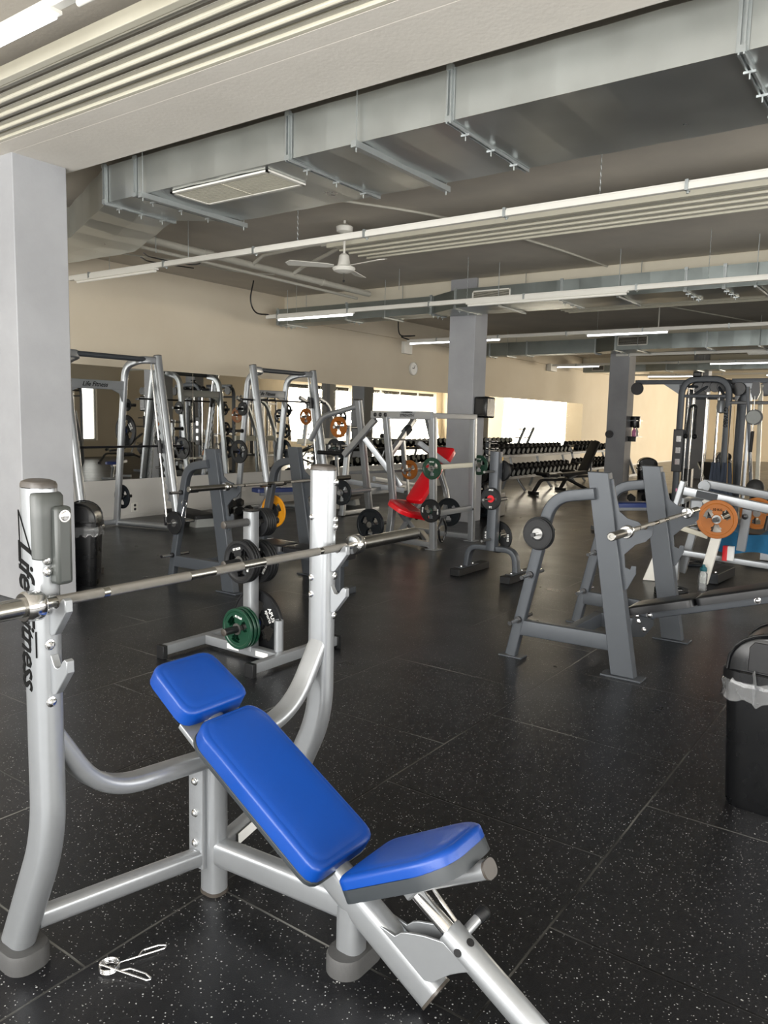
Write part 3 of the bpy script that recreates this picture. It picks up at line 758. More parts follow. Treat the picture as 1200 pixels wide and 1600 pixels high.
# ================================================================== FOREGROUND OLYMPIC INCLINE BENCH
BX, HW = 1.678, .573
X_ = Vector((1, 0, 0)); Y_ = Vector((0, 1, 0)); Z_ = Vector((0, 0, 1))
bt = thing('incline_bench', 'large silver incline barbell bench with royal blue pads in the foreground', 'weight bench', (BX, 1.6, 0))
sec_up = rrect(.105, .070, .031, 6)
for s in (-1, 1):
    x = BX + s * HW
    path = fillet([(x, 1.90, 1.405), (x, 1.90, .44), (x, 2.085, .045)], .55, 12)
    up = part(bt, 'upright', MB().sweep(path, sec_up, (1, 0, 0)), M['silver'])
    part(up, 'top_cap', MB().sweep([(x, 1.90, 1.403), (x, 1.90, 1.413), (x, 1.90, 1.420), (x, 1.90, 1.426)], sec_up, (1, 0, 0), scales=[1.0, 1.0, .93, .6]), M['cap'])
    part(up, 'rubber_foot', MB().sweep([(x, 2.07, 0.0), (x, 2.07, .045), (x, 2.07, .055)], rrect(.17, .125, .05, 6), (1, 0, 0), scales=[1, 1, .94]), M['rubber_grey'])
    for zh in (1.115, .955):
        poly = [(1.86, zh + .012), (1.847, zh + .012), (1.838, zh - .006), (1.830, zh - .017), (1.818, zh - .0185), (1.806, zh - .012), (1.796, zh + .004), (1.786, zh + .012), (1.775, zh + .008), (1.774, zh - .022), (1.826, zh - .088), (1.838, zh - .094), (1.86, zh - .09)]
        part(up, 'bar_hook', MB().yz(poly, x, .022), M['silver'], bevel=.002)
    for zb in (1.055 + .165, 1.055 + .135, 1.09, .995, .84) if s < 0 else (1.215, 1.19, 1.0, .845, 1.36):
        part(up, 'bolt', MB().bolt((x - .012 if s < 0 else x + .012, 1.848, zb), (0, -1, 0), .0105), M['chrome'])
    if s > 0:
        for zb in (1.225, .99, .925): part(up, 'bolt', MB().bolt((x - .034, 1.925, zb), (-1, 0, 0), .009), M['chrome'])
    # curved arm sweeping down to the centre post
    xe = BX + s * .04
    arm = fillet([(x - s * .0, 1.90, .76), (x - s * .16, 1.905, .50), (xe, 1.885, .475)], .3, 14)
    part(bt, 'curved_arm', MB().sweep(arm, rrect(.05, .082, .022, 5), (0, 1, 0)), M['silver'])
    part(bt, 'foot_brace', MB().sweep([(x - s * .03, 2.02, .135), (xe, 1.895, .135)], rrect(.05, .06, .018, 5), (0, 0, 1)), M['silver'])
x = BX - HW
gu = MB()
prof = [(.0, 1.385, .9), (.0, 1.375, 1.06), (.0, 1.33, 1.1), (.0, 1.24, 1.06), (.0, 1.20, 1.0)]
gsec = [(.050, -.034), (.058, -.018), (.058, .018), (.050, .034), (.038, .038), (.018, .0385), (.018, -.0385), (.038, -.038)]
gu.sweep([(x, 1.897, 1.395), (x, 1.897, 1.385), (x, 1.897, 1.33), (x, 1.897, 1.22)], gsec, (1, 0, 0), scales=[.9, 1.03, 1.04, 1.0])
part(bt, 'bar_guard', gu, M['guard'], smooth=50, bevel=.004)
part(bt, 'guard_strip', MB().box2((x - .004, 1.815, 1.155), (x + .042, 1.862, 1.36)), M['guard'], bevel=.01)
part(bt, 'guard_bolt', MB().lathe([(.016, 0), (.016, .003), (.012, .003), (.010, .006), (0, .007)], (x + .018, 1.815, 1.335), (0, -1, 0), 16), M['chrome'])
for i, (tx, zz, sz) in enumerate((('Life', 1.205, .1), ('Fitness', .985, .09))):
    part(bt, 'logo_lettering', text_mb(tx, sz, (x - .0356, 1.912, zz), (0, 0, -1), (0, -1, 0), .0008, shear=.35, bold=.0012, spacing=.92), M['black_print'], smooth=0)
for a_, b_ in (((1.872, 1.03), (1.872, .96)), ((1.938, 1.345), (1.934, 1.2)), ((1.938, 1.345), (1.88, 1.23))):
    part(bt, 'logo_stroke', MB().tube([(x - .0360, a_[0], a_[1]), (x - .0360, b_[0], b_[1])], .0018, 6), M['black_print'])
# centre post and spine
part(bt, 'centre_post', MB().sweep([(BX, 1.875, 0.012), (BX, 1.875, .50)], rrect(.085, .075, .03, 6), (1, 0, 0)), M['silver'])
part(bt, 'post_cap', MB().sweep([(BX, 1.875, 0.0), (BX, 1.875, .012)], rrect(.089, .079, .032, 6), (1, 0, 0)), M['cap'])
part(bt, 'joint_plate', MB().sweep([(BX - .045, 1.905, .10), (BX - .045, 1.905, .47)], rrect(.07, .022, .008, 4), (1, 0, 0)), M['silver'])
for zb in (.40, .29, .185): part(bt, 'bolt', MB().bolt((BX - .056, 1.905, zb), (-1, 0, 0), .010), M['chrome'])
part(bt, 'warning_label', MB().prism([(-.07, -.02), (.07, -.02), (.07, .02), (-.07, .02)], (BX + .18, 1.893, .131), (1, .24, 0), (0, .0, 1), .002), M['white_print'])
part(bt, 'floor_beam', MB().sweep([(BX, 1.85, .15), (BX, 1.30, .187)], rrect(.062, .088, .02, 5), (0, 0, 1)), M['silver'])
part(bt, 'front_post', MB().sweep([(BX, 1.285, .04), (BX, 1.285, .19)], rrect(.085, .075, .03, 6), (1, 0, 0)), M['silver'])
part(bt, 'rubber_foot', MB().sweep([(BX + .015, 1.285, 0.0), (BX + .015, 1.285, .048), (BX + .015, 1.285, .056)], rrect(.115, .19, .055, 7), (1, 0, 0), scales=[1, 1, .95]), M['rubber_grey'])
sl = Vector((0, -.857, -.515)); nn = Vector((0, -.515, .857))
e = Vector((BX, .995, .048))
part(bt, 'main_beam', MB().sweep([e, e - sl * 1.12], rrect(.075, .105, .03, 6), nn), M['silver'])
part(bt, 'beam_cap', MB().sweep([e + sl * .008, e], rrect(.077, .107, .031, 6), nn), M['cap'])
uu = Vector((0, .862, .507))
n_ = Vector((0, -.507, .862))
c = Vector((BX, 1.553, .497)) - n_ * .062
part(bt, 'back_pad', pad_mb(.60, .275, .062, c, uu, X_, taper=.05, corner=.05), M['blue'])
part(bt, 'back_pad_board', pad_mb(.605, .28, .016, c - n_ * .012, uu, X_, taper=.05, corner=.05, edge=.004), M['blue_side'])
part(bt, 'pad_bracket', MB().prism([(-.2, -.055), (.42, -.055), (.42, .0), (-.2, .0)], c - n_ * .03, uu, n_, .06), M['silver'], bevel=.006)
part(bt, 'head_bracket', MB().bar(c + uu * .26 - n_ * .022, c + uu * .36 - n_ * .018, .24, .02, n_, .004), M['silver'])
c2 = Vector((BX, 1.935, .728)) - n_ * .062
part(bt, 'head_pad', pad_mb(.235, .275, .062, c2, uu, X_, corner=.05, out=[(-.117, -.137), (.117, -.125), (.117, .125), (-.117, .137)]), M['blue'])
part(bt, 'head_pad_board', pad_mb(.21, .24, .010, c2 - n_ * .008, uu, X_, corner=.05, edge=.003), M['blue_side'])
us = Vector((0, -.872, .489)); ns = Vector((0, .489, .872))
c3 = Vector((BX, 1.09, .44)) - ns * .075
sp = [(-.185, -.135), (.12, -.135), (.20, -.085), (.20, .085), (.12, .135), (-.185, .135)]
part(bt, 'seat_pad', pad_mb(.385, .27, .075, c3, us, X_, out=sp, corner=.04, z0=.036, edge=.02), M['blue'])
part(bt, 'seat_board', pad_mb(.39, .272, .04, c3, us, X_, out=sp, corner=.04, edge=.003), M['blue_side'])
q = c3 - ns * .022
part(bt, 'seat_tube', MB().sweep([q - us * .17, q + us * .222], rrect(.055, .045, .02, 6), ns), M['silver'])
part(bt, 'seat_tube_cap', MB().sweep([q + us * .222, q + us * .230], rrect(.058, .048, .021, 6), ns), M['cap'])
st = Vector((BX, 1.10, .335)); dn = Vector((0, -.85, -.527)).normalized()
a0 = Vector((BX, .958, .250)); 
part(bt, 'sliding_tube', MB().tube([a0 - dn * .20, a0 + dn * .05], .021, 20), M['chrome'])
part(bt, 'seat_bracket', MB().prism([(-.05, .03), (.075, .03), (.05, -.03), (-.015, -.055)], a0 - dn * .165 + Vector((0, -.01, .012)), us, ns, .05), M['silver'], bevel=.006)
part(bt, 'guide_rod', MB().tube([a0 - dn * .17 + X_ * .03 + Vector((0, -.02, .03)), a0 + X_ * .022 + Vector((0, -.01, .014))], .006, 10), M['chrome'])
part(bt, 'seat_post', MB().lathe([(.022, 0), (.034, 0), (.036, .004), (.036, .33), (.034, .334), (0, .334)], a0, dn, 28), M['silver'])
for r_, th in ((.055, 8), (.062, 78)):
    p = a0 + dn * r_ + (-X_ * math.cos(math.radians(th)) + n_ * math.sin(math.radians(th))) * .0362
    part(bt, 'adjuster_hole', MB().lathe([(0, 0), (.010, 0), (.011, .0012), (.008, .0012)], p, (-X_ * math.cos(math.radians(th)) + n_ * math.sin(math.radians(th))), 16), M['plastic_black'])
kx = (X_ * .9 + n_ * .42).normalized()
part(bt, 'pull_pin', MB().tube([a0 + dn * .035 + kx * .03, a0 + dn * .035 + kx * .085], .014, 16), M['silver'])
part(bt, 'pull_knob', MB().lathe([(.016, .08), (.019, .085), (.020, .11), (.014, .118), (0, .12)], a0 + dn * .035, kx, 20), M['rubber'])
for k in (0, .05): part(bt, 'bolt', MB().bolt(a0 + dn * (.16 + k) - n_ * .035, -n_, .007), M['chrome'])
GUS = [(1.20, .20), (1.109, .184), (1.09, .202), (1.067, .212), (1.015, .226), (.954, .234), (.871, .187), (.905, .168), (.932, .150), (.96, .125), (.984, .104), (1.05, .085)]
for sx in (-.045, .045) if False else (-.03, .03):
    part(bt, 'gusset_plate', MB().prism(GUS, (BX + sx, 0, 0), (0, 1, 0), (0, 0, 1), .008), M['silver'], bevel=.002)

barbell(1.69, 1.818, 1.1155, 'olympic barbell racked on the silver incline bench in the foreground')
# spring clip on the floor
cl = MB(); ctr = Vector((1.232, 1.822, .0))
pts = [ctr + Vector((.027 * math.cos(a), .027 * math.sin(a), .004 + .0052 * a / (2 * PI))) for a in [2 * PI * k / 24 for k in range(0, 82)]]
cl.tube(pts, .0024, 8)
def loopy(p0, p1, wd, side):
    d = (p1 - p0).normalized(); s_ = Vector((-d.y, d.x, 0)) * side; L = (p1 - p0).length
    return fillet([p0, p0 + d * L * .98, p1 + s_ * wd * .5 + d * .006, p1 + s_ * wd - d * L * .12, p0 + d * L * .55 + s_ * wd, p0 + d * L * .42], .01, 5)
cl.tube(loopy(pts[0] + Vector((.002, 0, .002)), Vector((1.385, 1.762, .008)), .022, 1), .0026, 8)
cl.tube(loopy(pts[-1], Vector((1.265, 1.69, .010)), .02, 1), .0026, 8)
solo('spring_collar', cl, M['chrome'], 'chrome wire spring clip lying on the rubber floor by the bench', 'spring clip')
# ================================================================== CHARCOAL BARBELL BENCHES
def lean(x, y0, y1, z): pass
def charcoal_bench(label, dx, dy, flat=False):
    """built in world coordinates of the right-hand bench; moved by (dx, dy)"""
    t = thing('barbell_bench', label, 'weight bench', (5.34, 1.6, 0))
    ch = M['charcoal']
    for x, q in ((4.80, 1), (5.90, -1)):
        s = 0.0
        p = part(t, 'upright', MB().yz([(1.45, .012), (1.60, .012), (1.825, 1.30), (1.69, 1.30)], x, .075), ch, bevel=.004)
        part(p, 'base_plate', MB().box2((x - .06, 1.40, 0), (x + .06, 1.66, .012)), ch, bevel=.002)
        hp = [(1.655, 1.10), (1.60, 1.05), (1.565, .985), (1.505, .90), (1.42, .90), (1.40, .93), (1.40, 1.00), (1.42, 1.01), (1.425, .975), (1.44, .958), (1.46, .958), (1.475, .975), (1.48, 1.02)]
        hook = [(1.79, 1.26), (1.665, 1.26), (1.652, 1.195), (1.615, 1.06), (1.56, 1.02), (1.492, 1.005), (1.468, .985), (1.463, .967), (1.449, .960), (1.435, .967), (1.43, .985), (1.40, .985), (1.40, .93), (1.44, .885), (1.50, .86), (1.568, .79), (1.558, .71), (1.524, .699), (1.518, .724), (1.49, .724), (1.487, .676), (1.537, .57), (1.571, .56), (1.64, .62)]
        part(p, 'hook_plate', MB().yz(hook, x, .012), ch, bevel=.001)
        for z, yy in ((1.06, 1.665), (.78, 1.615), (.50, 1.565)): part(p, 'bolt', MB().bolt((x + .02, yy - .004, z), (0, -1, .17), .011), M['chrome'])
        xs = x - .045 if q > 0 else x + .03
        path = fillet([(xs, 2.295, .01), (xs, 2.05, 1.12), (xs, 1.76, 1.165)], .42, 10)
        st = part(t, 'rear_strut', MB().sweep(path, rrect(.075, .06, .008, 3), (1, 0, 0)), ch)
        part(st, 'base_plate', MB().box2((xs - .05, 2.20, 0), (xs + .05, 2.37, .010)), ch, bevel=.002)
        for z in (.27, .59, .88):
            y = 2.295 - (z - .01) * .2207
            pg = part(st, 'storage_peg', MB().tube([(xs - .16, y, z), (xs + .16, y, z)], .0135, 16), M['chrome'])
            part(pg, 'peg_ring', MB().tube([(xs - .048, y, z), (xs + .048, y, z)], .024, 16), M['plastic_black'])
            for e_ in (-1, 1): part(pg, 'peg_tip', MB().tube([(xs + e_ * .159, y, z), (xs + e_ * .166, y, z)], .0138, 16), M['plastic_black'])
        part(t, 'side_rail', MB().bar((xs, 2.24, .215), (x, 1.54, .215), .06, .105), ch)
    part(t, 'cross_rail', MB().bar((4.78, 1.90, .215), (5.92, 1.90, .215), .06, .10), ch)
    part(t, 'spine', MB().bar((5.34, 1.93, .215), (5.34, 1.56, .215), .07, .10), ch)
    part(t, 'spine_rest', MB().bar((5.34, 1.60, .215), (5.34, 1.53, .30), .06, .06), ch)
    part(t, 'adjuster_plate', MB().yz([(1.66, .13), (1.56, .15), (1.50, .24), (1.50, .28), (1.64, .30)], 5.34 - .045, .008), M['charcoal_dark'])
    for yy, z in ((1.56, .20), (1.60, .25), (1.615, .29)): part(t, 'bolt', MB().bolt((5.34 - .05, yy, z), (-1, 0, 0), .013), M['chrome'])
    d = Vector((0, -.955, .295)).normalized(); n = Vector((0, .295, .955)).normalized()
    o = Vector((5.34, 1.64, .305)); q = 1
    if flat: d = Vector((0, -1, -.02)).normalized(); n = Vector((0, -.02, 1)).normalized(); o.z = .36; q = .82
    part(t, 'bench_rail', MB().bar(o - n * .03, o + d * 1.25 * q - n * .03, .07, .055, n), ch)
    part(t, 'rail_bolt', MB().bolt(o + d * .10 - n * .03 + Vector((-.036, 0, 0)), (-1, 0, 0), .016).bolt(o + d * .80 - n * .03 + Vector((-.036, 0, 0)), (-1, 0, 0), .016), M['chrome'])
    part(t, 'seat_pad', pad_mb(.46 * q, .29, .055, o + d * .21 * q, d, X_, corner=.05, edge=.012), M['blackpad'])
    part(t, 'back_pad', pad_mb(.82 * q, .29, .055, o + d * .86 * q + n * .002, d, X_, corner=.04, edge=.012), M['blackpad'])
    e = o + d * 1.15 * q
    part(t, 'front_leg', MB().bar((5.34, e.y, .03), (5.34, e.y, e.z - .05), .06, .08, (0, 1, 0)), ch)
    part(t, 'front_foot', MB().bar((5.12, e.y, .03), (5.56, e.y, .03), .06, .06), ch)
    t.location.x += dx; t.location.y += dy
    return t
F1 = charcoal_bench('charcoal grey barbell bench with black pad standing right of centre', 0, 0)
F2 = charcoal_bench('charcoal grey barbell bench behind the silver plate tree, a yellow plate on its far strut', .02, 3.63, True)
barbell(5.12, 1.45, .982, 'chrome barbell racked on the right charcoal barbell bench', L=2.2, sl=.27)
barbell(5.36, 5.08, .982, 'barbell racked on the charcoal bench behind the silver plate tree')
plate('plain_grey', (4.755 - .085, 2.103, .88), 'small black plate facing us on the top strut peg of the right charcoal bench', 'plates on the near strut of the right charcoal bench').scale = (1, .93, .93)
plate('plain_grey', (4.755 - .067, 2.103, .88), 'black plate just behind the front one, top strut peg of the right charcoal bench', 'plates on the near strut of the right charcoal bench').scale = (1, .99, .99)
plate('plain_grey', (4.775 - .07, 5.795, .59), 'small black plate on the middle strut peg of the charcoal bench behind the plate tree').scale = (1, .98, .98)
yp = plate('tri_yellow', (5.95 + .09, 5.795, .59), 'bright yellow grip plate on the far strut of the charcoal bench behind the tree')
plate('plain_grey', (5.95 + .065, 5.795, .59), 'black plate in front of the bright yellow grip plate').scale = (1, .8, .8)
# spring clips hanging near the bar
solo('spring_collar', MB().tube([(4.62 + .03 * math.cos(a * .5), 5.55, .80 + .03 * math.sin(a * .5)) for a in range(0, 14)], .003, 6).tube(fillet([(4.62, 5.55, .775), (4.60, 5.56, .68), (4.64, 5.56, .66), (4.645, 5.55, .77)], .01), .003, 6), M['chrome'], 'wire spring clip hanging at the left end of the rear charcoal bench', 'spring clip')

# ================================================================== SILVER PLATE TREE
tr = thing('plate_tree', 'silver steel plate tree behind the foreground bench, loaded with green and black plates', 'plate rack', (3.56, 3.66, 0))
px, py = 3.565, 3.62
part(tr, 'post', MB().sweep([(px, py, .06), (px, py, .985)], rrect(.075, .075, .006, 2), (1, 0, 0)), M['silver'])
part(tr, 'post_cap', MB().box2((px - .04, py - .04, .985), (px + .04, py + .04, .995)), M['plastic_black'], bevel=.003)
part(tr, 'near_foot', MB().bar((3.30, 3.34, .055), (4.10, 3.34, .055), .055, .065), M['silver_dark'])
part(tr, 'far_foot', MB().bar((3.20, 4.06, .055), (4.02, 4.06, .055), .055, .065), M['silver_dark'])
part(tr, 'foot_bridge', MB().bar((px, 3.36, .055), (px, 4.04, .055), .06, .065), M['silver_dark'])
for x, y in ((3.30, 3.34), (4.10, 3.34), (3.20, 4.06), (4.02, 4.06)):
    s = -1 if x < 3.6 else 1
    part(tr, 'foot_cap', MB().yz([(y - .036, 0), (y + .036, 0), (y + .036, .09), (y - .036, .09)], x + s * .012, .035), M['rubber'], bevel=.004)
for y in (3.49, 3.76): part(tr, 'label_sticker', MB().box2((px - .0315, y - .055, .038), (px - .0302, y + .055, .072)), M['white_print'])
part(tr, 'bar_holder', MB().lathe([(.031, .085), (.031, .29), (.024, .292), (.022, .2), (.0, .2)], (3.60, 3.40, 0), (0, 0, 1), 22), M['silver'])
pegs = [('L', .918), ('R', .905), ('L', .665), ('R', .645), ('L', .225), ('R', .215)]
for sd, z in pegs:
    s = -1 if sd == 'L' else 1
    pg = part(tr, 'plate_peg', MB().tube([(px + s * .03, py, z), (px + s * .235, py, z)], .026 if (sd, z) == ('L', .918) else .0235, 20), M['rubber_grey'] if (sd, z) == ('L', .918) else M['plastic_black'])
    part(pg, 'peg_end', MB().lathe([(.02, .235), (.0235, .236), (.0235, .242), (.018, .244), (0, .244)], (px, py, z), (s, 0, 0), 20), M['cap'])
pg = 'plates stacked on the silver plate tree'
for k in range(5):
    plate('tri_small', (px + .062 + k * .019, py, .905), ['smallest black plate against the silver tree post, top right stack', 'second black plate of the top right stack on the silver tree', 'third black plate of the top right stack on the silver tree', 'fourth black plate of the top right stack on the silver tree', 'outermost black plate of the top right stack on the silver tree'][k], 'black plates on the top peg of the silver tree').scale = (1, .82, .82)
for k in range(3):
    plate('tri_black', (px - .052 - k * .024, py, .665), ['innermost black grip plate on the middle left peg of the silver tree', 'middle black grip plate on the middle left peg of the silver tree', 'front black grip plate with white ST PLUS lettering on the silver tree'][k], 'black grip plates on the middle left peg of the silver tree', spin=-8 * k)
for k in range(3):
    plate('tri_black', (px + .055 + k * .026, py, .645), ['inner dark plate right of the tree post at mid height', 'second dark plate right of the tree post at mid height', 'outer dark plate right of the tree post at mid height'][k], 'dark plates on the middle right peg of the silver tree')
for k in range(3):
    plate('tri_green', (px - .055 - k * .032, py, .225), ['innermost green grip plate low on the silver tree', 'middle green grip plate low on the silver tree', 'front green grip plate with ST PLUS lettering low on the silver tree'][k], 'green grip plates on the lowest peg of the silver tree', spin=(0, 6, 10)[k])
plate('apus_big', (px + .065, py, .232), 'large black bumper plate lettered APUS sports, blue hub, low on the silver tree')

# ================================================================== CHARCOAL PLATE TREE
gt = thing('plate_tree', 'charcoal plate tree with an arched base and block feet, between press and bench', 'plate rack', (7.1, 3.72, 0))
gx, gy_ = 7.12, 3.70
part(gt, 'post', MB().sweep([(gx - .02, gy_, .28), (gx - .0, gy_, 1.30)], rrect(.10, .10, .008, 2), (1, 0, 0)), M['charcoal'])
part(gt, 'arched_base', MB().sweep(fillet([(gx, 3.42, .06), (gx, 3.44, .30), (gx, 3.97, .30), (gx, 4.0, .06)], .2, 8), rrect(.055, .09, .008, 3), (1, 0, 0)), M['charcoal'])
for y in (3.42, 4.0):
    part(gt, 'foot_block', MB().box2((6.86, y - .055, .0), (7.52, y + .055, .075)), M['rubber'], bevel=.006)
    part(gt, 'foot_plate', MB().box2((6.95, y - .045, .075), (7.30, y + .045, .083)), M['charcoal'], bevel=.002)
    part(gt, 'bolt', MB().bolt((7.0, y, .083), (0, 0, 1), .012).bolt((7.24, y, .083), (0, 0, 1), .012), M['chrome'])
for s, z in ((-1, 1.10), (1, 1.10), (-1, .82), (1, .80), (-1, .40), (1, .42)):
    part(gt, 'plate_peg', MB().tube([(gx + s * .045, gy_, z), (gx + s * .25, gy_, z)], .0125 if s < 0 else .022, 16), M['hub'])
part(gt, 'yellow_label', MB().box2((gx + .03, gy_ - .053, 1.21), (gx + .051, gy_ - .0495, 1.245)), M['gold'])
plate('apus_small', (gx - .085, gy_, .82), 'black plate lettered APUS with a red hub ring, on the charcoal tree')
plate('apus_ten', (gx + .09, gy_, .41), 'large black 10 KG plate with a green hub, low on the charcoal tree')
for k in range(3): plate('plain_grey', (gx + .08 + k * .02, gy_, 1.10), ['inner small black plate on the top peg of the charcoal tree', 'middle small black plate on the top peg of the charcoal tree', 'outer small black plate on the top peg of the charcoal tree'][k], 'small plates on the top peg of the charcoal tree')

# ================================================================== BINS
def bin_(name, cx, cy, label, rz, h=.60, w=.40, d=.30, cut=False):
    t = thing(name, label, 'trash bin', (cx, cy, 0), rz)
    sec = rrect(1, 1, .2, 6)
    def loft(levels):
        mb = MB(); n = len(sec); vs = []; fs = []
        for z, ww, dd in levels: vs += [(x * ww, y * dd, z) for x, y in sec]
        for i in range(len(levels) - 1):
            for j in range(n): fs.append((i * n + j, i * n + (j + 1) % n, (i + 1) * n + (j + 1) % n, (i + 1) * n + j))
        fs.append(tuple(range(n))); fs.append(tuple((len(levels) - 1) * n + j for j in range(n)))
        return mb.add(vs, fs)
    part(t, 'bin_body', loft([(0, w * .82, d * .82), (.02, w * .85, d * .85), (h * .96, w * .98, d * .98), (h * .965, w * 1.0, d * 1.0), (h, w, d)]), M['bin'], world=False)
    # liner film hanging below the lid rim
    n = 64; vs = []; fs = []
    for i, (z, o) in enumerate(((h + .006, .004), (h - .02, .018), (h - .05, .012), (h - .085, .016))):
        for j in range(n):
            a = 2 * PI * j / n; c_, s_ = math.cos(a), math.sin(a); k = (abs(c_) ** 5 + abs(s_) ** 5) ** -.2
            r = o + .006 * math.sin(j * 2.3 + i) + .004 * math.sin(j * 5.1)
            vs.append((c_ * k * (w * .495 + r), s_ * k * (d * .495 + r), z + (.012 * math.sin(j * 1.7) + .006 * math.sin(j * 4.3) if i == 3 else 0)))
    for i in range(3):
        for j in range(n): fs.append((i * n + j, i * n + (j + 1) % n, (i + 1) * n + (j + 1) % n, (i + 1) * n + j))
    part(t, 'bin_liner', MB().add(vs, fs), M['film'], world=False, smooth=50)
    part(t, 'liner_corner', MB().prism([(0, -.09), (.03, -.07), (.035, -.02), (.012, .05), (0, .07), (-.022, .0)], (-w * .52, d * .2, h - .01), (.3, .3, .1), (-.15, 0, 1), .002), M['film'], world=False)
    part(t, 'lid_rim', loft([(h - .004, w * 1.04, d * 1.05), (h + .035, w * 1.04, d * 1.05), (h + .04, w * 1.0, d * 1.0)]), M['bin'], world=False)
    # dome lid: two quarter-round flap shells with an opening
    N = 14; vs = []; fs = []
    for i in range(N + 1):
        a = PI * i / N
        for j, (q, ww) in enumerate(((-1, .94), (-.94, 1.0), (.94, 1.0), (1, .94))):
            vs.append((q * w * .46, -math.cos(a) * d * .47 * ww, h + .035 + math.sin(a) ** .8 * .17 * (ww if ww < 1 else 1)))
    for i in range(N):
        for j in range(3): fs.append((i * 4 + j, i * 4 + j + 1, (i + 1) * 4 + j + 1, (i + 1) * 4 + j))
    fs.append(tuple(i * 4 for i in range(N + 1))); fs.append(tuple(i * 4 + 3 for i in range(N, -1, -1)))
    part(t, 'dome_lid', MB().add(vs, fs), M['bin'], world=False, smooth=40)
    part(t, 'swing_flap', MB().prism([(-w * .36, 0), (w * .36, 0), (w * .36, .10), (w * .3, .125), (-w * .3, .125), (-w * .36, .10)], (-w * .47, 0, h + .045), (0, -1, 0), (.0, 0, 1), .006), M['plastic_black'], world=False, bevel=.003)
    part(t, 'lid_ridge', MB().tube([(-w * .462, -math.cos(PI * i / 12) * d * .47, h + .04 + math.sin(PI * i / 12) ** .8 * .172) for i in range(13)], .006, 8).tube([(w * .462, -math.cos(PI * i / 12) * d * .47, h + .04 + math.sin(PI * i / 12) ** .8 * .172) for i in range(13)], .006, 8), M['bin'], world=False)
    return t
bin_('trash_bin', 3.545, .45, 'black plastic swing-lid bin with a clear liner at the right edge', -.04, .56, .32, .42)
bin_('trash_bin', 4.16, 6.46, 'black swing-lid bin with clear liner behind the foreground upright, beside the pillar', .75, .56, .30, .36)
solo('bin_cup', MB().lathe([(.03, 0), (.035, .0), (.04, .06), (.03, .06)], (4.55, 6.75, 0)), M['cap'], 'small brownish cup on the floor right of the far bin', 'cup')
